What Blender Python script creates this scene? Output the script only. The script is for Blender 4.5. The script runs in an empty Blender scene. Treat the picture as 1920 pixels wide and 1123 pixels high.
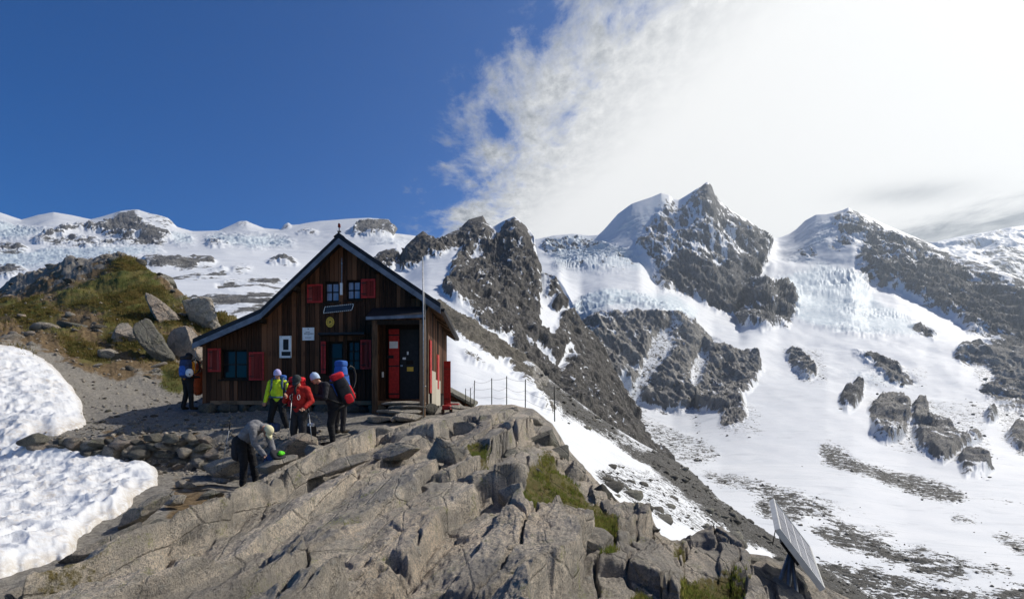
import bpy, bmesh, math, random
import numpy as np
from mathutils import Vector, Matrix, noise as mnoise

# ------------------------------------------------------------------ camera, sky, sun, exposure
scene = bpy.context.scene
COL = scene.collection
F, CX, HY = 1100.0, 960.0, 740.0            # focal length, optical axis and horizon, measured on the 1920 px wide photograph
cam_d = bpy.data.cameras.new('camera'); cam = bpy.data.objects.new('camera', cam_d); COL.objects.link(cam)
cam.location = (0, 0, 0); cam.rotation_euler = (math.radians(90), 0, 0)
cam_d.sensor_width = 36.0; cam_d.lens = F / 1920 * 36.0
cam_d.shift_y = (HY - 561.5) / 1920; cam_d.clip_start = 0.1; cam_d.clip_end = 20000
scene.camera = cam
scene.view_settings.view_transform = 'Standard'; scene.view_settings.look = 'None'
scene.view_settings.exposure = 0.0; scene.view_settings.gamma = 1.0
scene.view_settings.use_curve_mapping = False

SUN_AZ, SUN_EL = math.radians(61), math.radians(45)     # azimuth to the right of the view direction
sun_dir = Vector((math.sin(SUN_AZ) * math.cos(SUN_EL), math.cos(SUN_AZ) * math.cos(SUN_EL), math.sin(SUN_EL)))
sun_d = bpy.data.lights.new('sun', 'SUN'); sun_d.energy = 4.6; sun_d.angle = math.radians(0.6); sun_d.color = (1.0, 0.94, 0.85)
sun = bpy.data.objects.new('sun', sun_d); COL.objects.link(sun)
sun.rotation_euler = (-sun_dir).to_track_quat('-Z', 'Y').to_euler()

world = bpy.data.worlds.new('World'); scene.world = world; world.use_nodes = True
def build_world():
    nt = world.node_tree; N = nt.nodes; L = nt.links; N.clear()
    out = N.new('ShaderNodeOutputWorld'); bg = N.new('ShaderNodeBackground'); bg.inputs['Strength'].default_value = 0.1
    sky = N.new('ShaderNodeTexSky'); sky.sky_type = 'NISHITA'; sky.sun_disc = False
    sky.sun_elevation = SUN_EL; sky.sun_rotation = SUN_AZ; sky.altitude = 2900
    sky.air_density = 1.0; sky.dust_density = 0.2; sky.ozone_density = 3.0
    def m(op, a, b=None, c=None, clamp=False):
        n = N.new('ShaderNodeMath'); n.operation = op; n.use_clamp = clamp
        for i, v in enumerate((a, b, c)):
            if v is None: continue
            if isinstance(v, (int, float)): n.inputs[i].default_value = v
            else: L.new(v, n.inputs[i])
        return n.outputs[0]
    tc = N.new('ShaderNodeTexCoord'); sp = N.new('ShaderNodeSeparateXYZ'); L.new(tc.outputs['Generated'], sp.inputs[0])
    x, y, z = sp.outputs
    zz = m('MAXIMUM', m('ADD', z, 0.02), 0.03)
    cx = m('DIVIDE', x, zz); cy = m('DIVIDE', y, zz)          # the cloud deck is a flat layer overhead
    cb = N.new('ShaderNodeCombineXYZ'); L.new(cx, cb.inputs[0]); L.new(cy, cb.inputs[1])
    def nz(scale, detail, rough, off=(0, 0, 0), stretch=(1, 1, 1), dist=0.0):
        mp = N.new('ShaderNodeMapping'); mp.inputs['Location'].default_value = off; mp.inputs['Scale'].default_value = stretch
        mp.inputs['Rotation'].default_value = (0, 0, 0.35)
        L.new(cb.outputs[0], mp.inputs[0]); n = N.new('ShaderNodeTexNoise'); n.inputs['Scale'].default_value = scale
        n.inputs['Detail'].default_value = detail; n.inputs['Roughness'].default_value = rough; n.inputs['Distortion'].default_value = dist
        L.new(mp.outputs[0], n.inputs['Vector']); return n.outputs['Fac']
    big = nz(1.6, 3, 0.5, (3.1, 1.7, 0)); mid = nz(4.2, 10, 0.66, (0.3, 5.2, 0), (1.1, 0.62, 1), 0.25); fine = nz(17.0, 7, 0.68, (7, 2, 0), (1.15, 0.62, 1), 0.1)
    # signed distance from the straight edge of the cloud bank (negative = blue side)
    edge = m('ADD', m('SUBTRACT', cx, 0.0), m('MULTIPLY', m('SUBTRACT', cy, 1.486), 0.27))
    n1 = m('ADD', m('ADD', m('MULTIPLY', m('SUBTRACT', big, 0.5), 0.55), m('MULTIPLY', m('SUBTRACT', mid, 0.5), 1.25)), m('MULTIPLY', m('SUBTRACT', fine, 0.5), 0.32))
    cov = N.new('ShaderNodeMapRange'); cov.interpolation_type = 'SMOOTHSTEP'
    L.new(m('ADD', edge, n1), cov.inputs[0]); cov.inputs[1].default_value = -0.04; cov.inputs[2].default_value = 0.36
    # far side of the bank thins out again to grey streaks
    back = N.new('ShaderNodeMapRange'); back.interpolation_type = 'SMOOTHSTEP'
    L.new(m('ADD', m('ADD', cx, m('MULTIPLY', m('SUBTRACT', cy, 3.0), 0.55)), m('MULTIPLY', n1, 0.5)), back.inputs[0])
    back.inputs[1].default_value = 2.0; back.inputs[2].default_value = 2.7; back.inputs[3].default_value = 0.0; back.inputs[4].default_value = 1.0
    # cloud brightness: thin bright edge, greyer belly near the edge, then a glaring veil
    shade = N.new('ShaderNodeMapRange'); shade.interpolation_type = 'SMOOTHSTEP'
    L.new(m('ADD', edge, m('MULTIPLY', n1, 0.15)), shade.inputs[0]); shade.inputs[1].default_value = 0.16; shade.inputs[2].default_value = 0.78
    belly = m('MULTIPLY', m('SUBTRACT', 1.0, shade.outputs[0]), m('MULTIPLY', m('SUBTRACT', m('ADD', m('MULTIPLY', fine, 0.6), m('MULTIPLY', mid, 0.4)), 0.34), 3.0, clamp=True))
    lum = m('SUBTRACT', 9.4, m('MULTIPLY', belly, 7.4))
    lum = m('SUBTRACT', lum, m('MULTIPLY', back.outputs[0], m('ADD', 5.0, m('MULTIPLY', m('SUBTRACT', mid, 0.5), 12.0))))
    gx = m('DIVIDE', m('SUBTRACT', cx, 1.86), 0.26); gy = m('DIVIDE', m('SUBTRACT', cy, 2.72), 0.16)
    puff = m('EXPONENT', m('MULTIPLY', m('ADD', m('MULTIPLY', gx, gx), m('MULTIPLY', gy, gy)), -1.0))
    puff = m('MULTIPLY', puff, m('MULTIPLY', mid, 1.6))
    lum = m('SUBTRACT', lum, m('MULTIPLY', puff, 3.4))
    lum = m('MAXIMUM', lum, 1.6)
    cc = N.new('ShaderNodeCombineColor')
    L.new(m('MULTIPLY', lum, 0.992), cc.inputs[0]); L.new(m('ADD', m('MULTIPLY', lum, 0.95), 0.42), cc.inputs[1]); L.new(m('ADD', m('MULTIPLY', lum, 0.88), 1.0), cc.inputs[2])
    tint = N.new('ShaderNodeMix'); tint.data_type = 'RGBA'; tint.blend_type = 'MULTIPLY'; tint.inputs[0].default_value = 1.0
    L.new(sky.outputs[0], tint.inputs[6]); tint.inputs[7].default_value = SKY_TINT
    mx = N.new('ShaderNodeMix'); mx.data_type = 'RGBA'
    L.new(cov.outputs[0], mx.inputs[0]); L.new(tint.outputs[2], mx.inputs[6]); L.new(cc.outputs[0], mx.inputs[7])
    L.new(mx.outputs[2], bg.inputs['Color']); L.new(bg.outputs[0], out.inputs['Surface'])
SKY_TINT = (0.03, 0.52, 1.02, 1)
build_world()

# ------------------------------------------------------------------ helpers
def tag(o, label=None, cat=None, group=None, kind=None):
    if label: o['label'] = label
    if cat: o['category'] = cat
    if group: o['group'] = group
    if kind: o['kind'] = kind
    return o
def link(name, mesh, mats=None, parent=None, smooth=False):
    o = bpy.data.objects.new(name, mesh); COL.objects.link(o)
    if parent is not None: o.parent = parent
    if mats is not None and not mesh.materials:
        for mm in (mats if isinstance(mats, (list, tuple)) else [mats]): mesh.materials.append(mm)
    if smooth: mesh.polygons.foreach_set('use_smooth', np.ones(len(mesh.polygons), dtype=bool))
    return o
def empty(name, loc=(0, 0, 0), rz=0.0):
    o = bpy.data.objects.new(name, None); COL.objects.link(o); o.location = loc; o.rotation_euler = (0, 0, rz); o.empty_display_size = 0.2
    return o
def fast_mesh(name, V, Fq=None, Ft=None):
    V = np.asarray(V, dtype=np.float32).reshape(-1, 3)
    loops = []; starts = []; n = 0
    parts = []
    if Fq is not None and len(Fq): parts.append((np.asarray(Fq, dtype=np.int32), 4))
    if Ft is not None and len(Ft): parts.append((np.asarray(Ft, dtype=np.int32), 3))
    for a, k in parts:
        loops.append(a.reshape(-1)); starts.append(n + np.arange(len(a), dtype=np.int32) * k); n += len(a) * k
    me = bpy.data.meshes.new(name)
    me.vertices.add(len(V)); me.vertices.foreach_set('co', V.reshape(-1))
    me.loops.add(n); me.loops.foreach_set('vertex_index', np.concatenate(loops))
    st = np.concatenate(starts); me.polygons.add(len(st)); me.polygons.foreach_set('loop_start', st)
    me.update(calc_edges=True); me.validate()
    return me
def grid_faces(nr, nc, keep=None):
    i = np.arange(nr * nc, dtype=np.int32).reshape(nr, nc)
    q = np.stack([i[:-1, :-1], i[:-1, 1:], i[1:, 1:], i[1:, :-1]], -1).reshape(-1, 4)
    if keep is not None: q = q[keep.reshape(-1)]
    return q
def set_attr(me, name, arr):
    a = me.attributes.new(name, 'FLOAT_COLOR', 'POINT')
    arr = np.asarray(arr, dtype=np.float32).reshape(-1, 3)
    full = np.ones((len(arr), 4), np.float32); full[:, :3] = arr
    a.data.foreach_set('color', full.reshape(-1))

# --- numpy noise
_rng = np.random.RandomState(7)
_perm = _rng.permutation(256).astype(np.int64); _perm = np.concatenate([_perm] * 3)
_val = _rng.rand(256).astype(np.float32) * 2 - 1
def vnoise(x, y, z, seed=0):
    x = np.asarray(x, np.float64) + seed * 17.31; y = np.asarray(y, np.float64) + seed * 5.77; z = np.asarray(z, np.float64) - seed * 9.13
    xi = np.floor(x); yi = np.floor(y); zi = np.floor(z)
    fx = (x - xi).astype(np.float32); fy = (y - yi).astype(np.float32); fz = (z - zi).astype(np.float32)
    xi = xi.astype(np.int64) & 255; yi = yi.astype(np.int64) & 255; zi = zi.astype(np.int64) & 255
    u = fx * fx * fx * (fx * (fx * 6 - 15) + 10); v = fy * fy * fy * (fy * (fy * 6 - 15) + 10); w = fz * fz * fz * (fz * (fz * 6 - 15) + 10)
    def h(a, b, c): return _val[_perm[_perm[_perm[a] + b] + c]]
    x1 = (xi + 1) & 255; y1 = (yi + 1) & 255; z1 = (zi + 1) & 255
    a = h(xi, yi, zi) * (1 - u) + h(x1, yi, zi) * u; b = h(xi, y1, zi) * (1 - u) + h(x1, y1, zi) * u
    c = h(xi, yi, z1) * (1 - u) + h(x1, yi, z1) * u; d = h(xi, y1, z1) * (1 - u) + h(x1, y1, z1) * u
    return (a * (1 - v) + b * v) * (1 - w) + (c * (1 - v) + d * v) * w
def fbm(x, y, z, octv=5, gain=0.5, seed=0, ridged=False):
    s = 0.0; a = 1.0; tot = 0.0
    ca, sa = 0.8, 0.6
    for i in range(octv):
        n = vnoise(x, y, z, seed + i)
        if ridged: n = 1 - 2 * np.abs(n)
        s = s + a * n; tot += a; a *= gain
        x, y, z = (ca * x - sa * y) * 2.03, (sa * x + ca * y) * 2.03, (0.9 * z + 0.31 * x) * 2.0
    return s / tot
def smooth(a, b, x):
    t = np.clip((x - a) / (b - a), 0, 1); return t * t * (3 - 2 * t)

# --- masks drawn where the rock, ice and scree lie (half-resolution chart of the view, then projected on the terrain)
MX0, MY0, MW, MH = -160, 300, 1160, 520
def chart(polys, blur=3):
    m = np.zeros((MH, MW), np.float32)
    ys, xs = np.mgrid[0:MH, 0:MW]; X = xs * 2.0 + MX0; Y = ys * 2.0 + MY0
    for val, pts in polys:
        p = np.array(pts, float); ins = np.zeros_like(m, bool); n = len(p)
        for i in range(n):
            x0, y0 = p[i]; x1, y1 = p[(i + 1) % n]
            if y0 == y1: continue
            c = ((y0 > Y) != (y1 > Y)) & (X < (x1 - x0) * (Y - y0) / (y1 - y0) + x0); ins ^= c
        if val < 0: m[ins] = np.minimum(m[ins], -val)
        else: m[ins] = np.maximum(m[ins], val)
    for _ in range(2):
        for ax in (0, 1):
            k = blur; pad = [(0, 0), (0, 0)]; pad[ax] = (k + 1, k)
            c = np.cumsum(np.pad(m, pad, mode='edge'), axis=ax)
            sl1 = [slice(None)] * 2; sl0 = [slice(None)] * 2
            sl1[ax] = slice(2 * k + 1, None); sl0[ax] = slice(0, -2 * k - 1)
            m = (c[tuple(sl1)] - c[tuple(sl0)]) / (2 * k + 1)
    return m
def sample(m, PX, PY):
    fx = np.clip((PX - MX0) / 2, 0, MW - 1.01); fy = np.clip((PY - MY0) / 2, 0, MH - 1.01)
    ix = fx.astype(int); iy = fy.astype(int); u = fx - ix; v = fy - iy
    return (m[iy, ix] * (1 - u) + m[iy, ix + 1] * u) * (1 - v) + (m[iy + 1, ix] * (1 - u) + m[iy + 1, ix + 1] * u) * v

# --- terrain sheet: ridge, foot and bench lines at their distances, surface strung between them
def line(pts, D=None):
    p = np.array([(a[0], a[1], a[2] if len(a) > 2 else D) for a in pts], float); return p
def sheet(px0, px1, nc, lines, dens, blur=2, minrows=3, soft=False):
    PX = np.linspace(px0, px1, nc)
    py = [np.interp(PX, l[:, 0], l[:, 1]) for l in lines]; iD = [np.interp(PX, l[:, 0], 1 / l[:, 2]) for l in lines]
    def sm(a, k=9):
        p = np.pad(a, k, mode='edge'); c = np.convolve(p, np.hanning(2 * k + 3)[1:-1] / np.hanning(2 * k + 3)[1:-1].sum(), 'valid'); return c
    for i in range(len(lines)):
        if i > 1: py[i] = sm(py[i])
        iD[i] = sm(iD[i], 22)
    if soft:      # sharp ridge crest, broader flanks right below it
        s_ = np.maximum(sm(py[1], 26) * 0.80 + py[2] * 0.20, py[1] * 0.9 + py[2] * 0.1); py.insert(2, s_); iD.insert(2, sm(iD[1] * 0.80 + iD[2] * 0.20, 26))
    RY = []; RD = []
    for i in range(len(py) - 1):
        n = max(minrows, int(np.abs(py[i + 1] - py[i]).mean() * dens * (0.2 if i == 0 else 1)))
        for k in range(n + (1 if i == len(py) - 2 else 0)):
            t = k / n; RY.append(py[i] * (1 - t) + py[i + 1] * t); RD.append(iD[i] * (1 - t) + iD[i + 1] * t)
    PY = np.array(RY); ID = np.array(RD)
    Y = 1 / ID; Z = (HY - PY) / F * Y; LY = np.log(Y)
    for _ in range(blur):
        for A in (Z, LY):
            A[1:-1] = A[1:-1] * 0.5 + 0.25 * (A[:-2] + A[2:])
    Y = np.exp(LY); X = (PX[None, :] - CX) / F * Y
    PXg = np.broadcast_to(PX, PY.shape).copy(); PYg = HY - F * Z / Y
    return X, Y, Z, PXg, PYg
def normals(X, Y, Z):
    P = np.stack([X, Y, Z], -1); du = np.gradient(P, axis=1); dv = np.gradient(P, axis=0)
    n = np.cross(du, dv); n /= np.linalg.norm(n, axis=-1, keepdims=True) + 1e-9
    n[n[..., 2] < 0] *= -1
    return n

# --- material helper
class MB:
    def __init__(s, name):
        s.m = bpy.data.materials.new(name); s.m.use_nodes = True; s.nt = s.m.node_tree; s.N = s.nt.nodes; s.L = s.nt.links
        s.bsdf = s.N['Principled BSDF']; s.bsdf.inputs['Specular IOR Level'].default_value = 0.3
    def put(s, sock, v):
        if isinstance(v, bpy.types.NodeSocket): s.L.new(v, sock)
        elif isinstance(v, (tuple, list)): sock.default_value = (v[0], v[1], v[2], 1) if len(v) == 3 and sock.type == 'RGBA' else v
        else: sock.default_value = v
    def math(s, op, a, b=None, clamp=False):
        n = s.N.new('ShaderNodeMath'); n.operation = op; n.use_clamp = clamp; s.put(n.inputs[0], a)
        if b is not None: s.put(n.inputs[1], b)
        return n.outputs[0]
    def coord(s, kind='Object', scale=(1, 1, 1), rot=(0, 0, 0)):
        t = s.N.new('ShaderNodeTexCoord'); mp = s.N.new('ShaderNodeMapping'); mp.inputs['Scale'].default_value = scale; mp.inputs['Rotation'].default_value = rot
        s.L.new(t.outputs[kind], mp.inputs[0]); return mp.outputs[0]
    def noise(s, vec, scale, detail=5, rough=0.6, dist=0.0):
        n = s.N.new('ShaderNodeTexNoise'); s.L.new(vec, n.inputs['Vector']); n.inputs['Scale'].default_value = scale
        n.inputs['Detail'].default_value = detail; n.inputs['Roughness'].default_value = rough; n.inputs['Distortion'].default_value = dist
        return n.outputs['Fac']
    def vor(s, vec, scale, feature='F1', out='Distance'):
        n = s.N.new('ShaderNodeTexVoronoi'); n.feature = feature; s.L.new(vec, n.inputs['Vector']); n.inputs['Scale'].default_value = scale
        return n.outputs[out]
    def ramp(s, fac, a, b, lo=0.0, hi=1.0):
        n = s.N.new('ShaderNodeMapRange'); n.interpolation_type = 'SMOOTHSTEP'; s.put(n.inputs[0], fac)
        n.inputs[1].default_value = a; n.inputs[2].default_value = b; n.inputs[3].default_value = lo; n.inputs[4].default_value = hi
        return n.outputs[0]
    def mix(s, fac, a, b, mode='MIX'):
        n = s.N.new('ShaderNodeMix'); n.data_type = 'RGBA'; n.blend_type = mode; s.put(n.inputs[0], fac); s.put(n.inputs[6], a); s.put(n.inputs[7], b)
        return n.outputs[2]
    def attr(s, name):
        n = s.N.new('ShaderNodeAttribute'); n.attribute_name = name; sp = s.N.new('ShaderNodeSeparateColor'); s.L.new(n.outputs['Color'], sp.inputs[0])
        return sp.outputs
    def rand(s):
        n = s.N.new('ShaderNodeObjectInfo'); return n.outputs['Random']
    def normal_z(s):
        g = s.N.new('ShaderNodeNewGeometry'); sp = s.N.new('ShaderNodeSeparateXYZ'); s.L.new(g.outputs['Normal'], sp.inputs[0]); return sp.outputs[2]
    def bump(s, h, strength=0.5, dist=0.05, prev=None):
        n = s.N.new('ShaderNodeBump'); n.inputs['Strength'].default_value = strength; n.inputs['Distance'].default_value = dist; s.L.new(h, n.inputs['Height'])
        if prev is not None: s.L.new(prev, n.inputs['Normal'])
        return n.outputs[0]
    def done(s, color=None, rough=0.8, normal=None, metal=0.0, spec=None):
        if color is not None: s.put(s.bsdf.inputs['Base Color'], color)
        s.put(s.bsdf.inputs['Roughness'], rough); s.bsdf.inputs['Metallic'].default_value = metal
        if spec is not None: s.bsdf.inputs['Specular IOR Level'].default_value = spec
        if normal is not None: s.L.new(normal, s.bsdf.inputs['Normal'])
        return s.m
def plain(name, c, rough=0.7, metal=0.0, var=0.25, scale=30, bump=0.15, spec=None):
    b = MB(name); v = b.coord('Object'); n = b.noise(v, scale, 5, 0.6)
    col = b.mix(b.ramp(n, 0.25, 0.75), tuple(x * (1 - var) for x in c), tuple(min(1, x * (1 + var)) for x in c))
    return b.done(col, rough, b.bump(n, bump, 0.01), metal, spec)

# terrain material: attribute R = bare rock, G = glacier ice / dirty grey, B = scree
def mat_mountain(name, sc, rock=((0.065, 0.068, 0.073), (0.25, 0.25, 0.245)), slope=0.55, scf=0.74, strk=3.0):
    b = MB(name); v = b.coord('Object', (1 / sc,) * 3); R, G, B = b.attr('mask')
    n1 = b.noise(v, 6.0, 8, 0.65); n2 = b.noise(v, 26.0, 6, 0.7); n3 = b.noise(v, 90.0, 4, 0.7)
    nzv = b.normal_z()
    t = b.math('ADD', R, b.math('MULTIPLY', b.math('SUBTRACT', n1, 0.5), 0.7))
    t = b.math('ADD', t, b.math('MULTIPLY', b.math('SUBTRACT', n2, 0.5), 0.7))
    t = b.math('ADD', t, b.math('MULTIPLY', b.math('SUBTRACT', slope, nzv), 0.42))
    va = b.coord('Object', (1 / sc, 0.4 / sc, 0.13 / sc), (0.0, 0.42, 0.0)); stk = b.noise(va, 9.5, 7, 0.62, 0.5); t = b.math('ADD', t, b.math('MULTIPLY', b.math('SUBTRACT', stk, 0.5), strk))
    rockf = b.math('MULTIPLY', b.ramp(t, 0.43, 0.55), b.ramp(R, 0.02, 0.16))
    vs = b.coord('Object', (1 / sc, 1 / sc, 0.35 / sc)); st = b.noise(vs, 14, 7, 0.7, 0.6)
    rc = b.mix(b.ramp(st, 0.3, 0.72), rock[0], rock[1])
    rc = b.mix(b.ramp(n3, 0.45, 0.75, 0, 0.5), rc, (0.22, 0.19, 0.16))
    rc = b.mix(b.ramp(B, 0.15, 0.5, 0, 0.75), rc, b.mix(b.ramp(st, 0.3, 0.7), (0.20, 0.193, 0.183), (0.50, 0.475, 0.435)))
    # scree: grey rubble specked with snow
    s = b.math('ADD', b.math('MULTIPLY', B, scf), b.math('MULTIPLY', b.math('SUBTRACT', n2, 0.5), 2.2)); s = b.math('ADD', s, b.math('MULTIPLY', b.math('SUBTRACT', n3, 0.5), 1.8))
    screef = b.math('MULTIPLY', b.ramp(s, 0.45, 0.58), b.ramp(B, 0.03, 0.2))
    sc_c = b.mix(b.ramp(n3, 0.35, 0.7), (0.035, 0.035, 0.033), (0.125, 0.117, 0.105))
    snow = b.mix(b.ramp(n1, 0.3, 0.7), (0.60, 0.63, 0.67), (0.67, 0.69, 0.72))
    ice = b.mix(b.ramp(n2, 0.3, 0.7), (0.40, 0.50, 0.56), (0.64, 0.69, 0.73))
    icef = b.ramp(b.math('ADD', G, b.math('MULTIPLY', b.math('SUBTRACT', n1, 0.5), 0.8)), 0.3, 0.9)
    icef = b.math('MULTIPLY', icef, b.ramp(G, 0.02, 0.15)); fl = b.noise(b.coord('Object', (0.6 / sc, 2.2 / sc, 2.2 / sc), (0, 0, 0.3)), 9, 6, 0.7, 0.8); snow = b.mix(b.ramp(fl, 0.52, 0.70, 0, 0.5), snow, (0.40, 0.43, 0.47))
    c = b.mix(icef, snow, ice); c = b.mix(screef, c, sc_c); c = b.mix(rockf, c, rc)
    hgt = b.math('ADD', b.math('ADD', b.math('MULTIPLY', n2, 0.6), b.math('MULTIPLY', n3, 0.3)), b.math('MULTIPLY', st, 0.6))
    bp = b.N.new('ShaderNodeBump'); bp.inputs['Distance'].default_value = sc * 0.055
    b.L.new(b.math('ADD', 0.06, b.math('MULTIPLY', b.math('MAXIMUM', rockf, screef), 0.9)), bp.inputs['Strength']); b.L.new(hgt, bp.inputs['Height'])
    return b.done(c, b.mix(rockf, (0.6,) * 3, (0.9,) * 3), bp.outputs[0], spec=0.25)
# ------------------------------------------------------------------ far terrain
TER = {}
def build_sheet(name, S, masks, disp, mat, scale, keep=None, sil_rows=0):
    X, Y, Z, PX, PY = S
    z0 = np.zeros_like(PX)
    wx = 9 * fbm(PX / 34, PY / 30, z0, 4, 0.65, 101); wy = 7 * fbm(PX / 34, PY / 30, z0 + 5, 4, 0.65, 103)
    R = sample(masks[0], PX + wx, PY + wy); G = sample(masks[1], PX + wx, PY + wy); B = sample(masks[2], PX + wx, PY + wy)
    n = normals(X, Y, Z)
    d = disp(X, Y, Z, R, G, B, PX, PY)
    if sil_rows:
        cr = np.argmin(PY, axis=0); rr = np.abs(np.arange(X.shape[0])[:, None] - cr[None, :])
        d = d * (0.12 + 0.88 * smooth(0, sil_rows, rr))
    X = X + n[..., 0] * d; Y = Y + n[..., 1] * d; Z = Z + n[..., 2] * d
    me = fast_mesh(name, np.stack([X, Y, Z], -1), grid_faces(*X.shape, keep))
    set_attr(me, 'mask', np.stack([R, G, B], -1))
    o = link(name, me, mat, smooth=True); tag(o, kind='structure')
    TER[name] = (o, X, Y, Z, R, G, B, PX, PY)
    return o

M_far = mat_mountain('far_mountain_rock_snow', 220.0)
M_mid = mat_mountain('ridge_rock_snow', 80.0, rock=((0.032, 0.031, 0.03), (0.18, 0.172, 0.16)), strk=2.4)
M_mor = mat_mountain('moraine_scree_snow', 22.0, rock=((0.05, 0.047, 0.04), (0.20, 0.185, 0.155)), scf=1.0, strk=1.2)

# --- left: snow mountains and the glacier slopes below them
def left_range():
    sil = line([(-120, 392), (0, 397), (40, 411), (70, 402), (100, 396), (135, 402), (170, 410), (200, 402), (225, 394), (258, 391), (285, 400), (300, 403), (315, 408), (332, 425), (360, 433), (410, 432),
                (436, 420), (448, 414), (462, 413), (475, 419), (495, 427), (526, 430), (533, 420), (540, 416), (547, 421), (560, 420), (580, 416), (600, 413), (650, 409), (690, 407), (730, 410), (738, 437), (775, 441), (830, 452), (900, 470)], 2500)
    back = sil.copy(); back[:, 1] += 40; back[:, 2] = 3000
    foot = line([(-120, 452), (0, 455), (60, 450), (200, 462), (300, 464), (400, 458), (500, 470), (600, 470), (740, 455), (900, 500)], 1750)
    l2 = line([(-120, 470), (0, 474), (200, 466), (320, 470), (420, 468), (520, 478), (700, 480), (900, 530)], 1300)
    l3 = line([(-120, 515), (0, 508), (200, 488), (300, 485), (420, 492), (560, 500), (900, 560)], 800)
    l4 = line([(-120, 545), (0, 540), (300, 525), (450, 530), (900, 600)], 480)
    l5 = line([(-120, 640), (0, 620), (300, 590), (470, 600), (900, 660)], 250)
    l6 = line([(-120, 760), (900, 760)], 120)
    S = sheet(-120, 900, 640, [back, sil, foot, l2, l3, l4, l5, l6], 1.1, 2, soft=True)
    rock = chart([(0.75, [(58, 452), (75, 442), (110, 430), (200, 424), (206, 440), (150, 447), (200, 452), (262, 452), (310, 458), (300, 463), (200, 464), (70, 459)]),
                  (-0.1, [(110, 448), (140, 436), (200, 440), (190, 447)]),
                  (1.0, [(200, 442), (204, 424), (222, 402), (245, 396), (257, 391), (264, 408), (292, 430), (312, 456), (262, 462), (246, 448), (226, 446)]),
                  (-0.1, [(240, 455), (262, 440), (275, 437), (260, 452)]),
                  (0.55, [(272, 396), (318, 404), (332, 424), (308, 430), (280, 412)]), (0.8, [(300, 434), (320, 440), (326, 455), (308, 452)]),
                  (0.7, [(0, 460), (30, 458), (62, 468), (30, 480), (-100, 490), (-100, 460)]),
                  (0.8, [(380, 455), (420, 452), (440, 460), (410, 466)]),
                  (0.55, [(444, 416), (456, 412), (468, 416), (476, 428), (450, 430)]), (0.6, [(530, 430), (536, 413), (545, 416), (546, 430)]),
                  (0.95, [(655, 437), (670, 424), (692, 414), (735, 410), (741, 440), (700, 442), (664, 442)]), (0.7, [(552, 432), (600, 430), (596, 442), (556, 442)]),
                  (0.85, [(262, 492), (285, 483), (345, 486), (380, 479), (412, 490), (392, 500), (330, 506), (296, 507), (276, 503)]),
                  (0.8, [(312, 522), (360, 512), (430, 502), (424, 518), (368, 530), (330, 530)]), (0.9, [(398, 534), (440, 521), (512, 520), (548, 528), (500, 536), (410, 544)]),
                  (0.8, [(496, 492), (548, 483), (566, 498), (510, 500)]), (0.7, [(440, 498), (482, 503), (460, 510), (430, 508)]), (0.75, [(340, 562), (420, 548), (540, 556), (540, 640), (340, 640)]),
                  (0.7, [(-120, 505), (20, 500), (60, 510), (20, 522), (-120, 530)]), (0.7, [(460, 545), (520, 541), (540, 552), (470, 556)])], 2)
    ice = chart([(0.9, [(-120, 410), (0, 410), (60, 428), (112, 428), (60, 446), (0, 456), (-120, 460)]), (0.7, [(308, 430), (362, 434), (372, 462), (326, 462)]),
                 (0.8, [(370, 445), (420, 436), (540, 444), (560, 462), (480, 470), (400, 458)]), (0.95, [(-120, 480), (0, 476), (110, 462), (300, 466), (312, 476), (220, 486), (110, 496), (0, 514), (-120, 520)]),
                 (0.5, [(690, 444), (770, 442), (790, 460), (700, 466)])], 3)
    def disp(X, Y, Z, R, G, B, PX, PY):
        k = np.clip(Y / 1500, 0.2, 1.6)
        big = fbm(X / 260, Y / 260, Z / 200, 5, 0.5, 3, True) * 26 * k
        fine = fbm(X / 60, Y / 60, Z / 40, 5, 0.6, 9, True) * 14 * k
        ser = fbm(X / 60, Y / 60, Z / 130, 5, 0.6, 14, True) * 9 * k
        roll = fbm(X / 160, Y / 160, Z / 160, 4, 0.45, 21) * 9 * k
        return roll * (PY > 395) + smooth(0.1, 0.8, R) * (fine + 0.5 * big) + smooth(0.1, 0.7, G) * ser
    return build_sheet('snow_mountain_terrain', S, (rock, ice, chart([], 1)), disp, M_far, 220, sil_rows=20)
left_range()

# --- right, farthest: low ridge at the edge of the frame
def far_ridge():
    sil = line([(1600, 520), (1690, 480), (1740, 456), (1790, 444), (1850, 434), (1890, 427), (1920, 421), (1990, 412), (2080, 405)], 4300)
    back = sil.copy(); back[:, 1] += 60; back[:, 2] = 4900
    l1 = line([(1600, 560), (1740, 500), (1850, 505), (2080, 500)], 3500); l2 = line([(1600, 640), (2080, 640)], 2600)
    S = sheet(1600, 2080, 260, [back, sil, l1, l2], 1.2, 2)
    rock = chart([(0.55, [(1780, 452), (1850, 440), (1900, 430), (1900, 445), (1840, 462), (1800, 460)]), (0.6, [(1820, 470), (1880, 462), (1930, 470), (2060, 470), (2060, 560), (1900, 560), (1850, 500)]), (0.5, [(1905, 425), (1960, 420), (2060, 430), (2060, 460), (1930, 450)])], 3)
    z = chart([], 1)
    def disp(X, Y, Z, R, G, B, PX, PY): return fbm(X / 300, Y / 300, Z / 200, 6, 0.55, 31, True) * 45
    build_sheet('far_ridge_terrain', S, (rock, z, z), disp, M_far, 220, sil_rows=8)
far_ridge()

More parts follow.
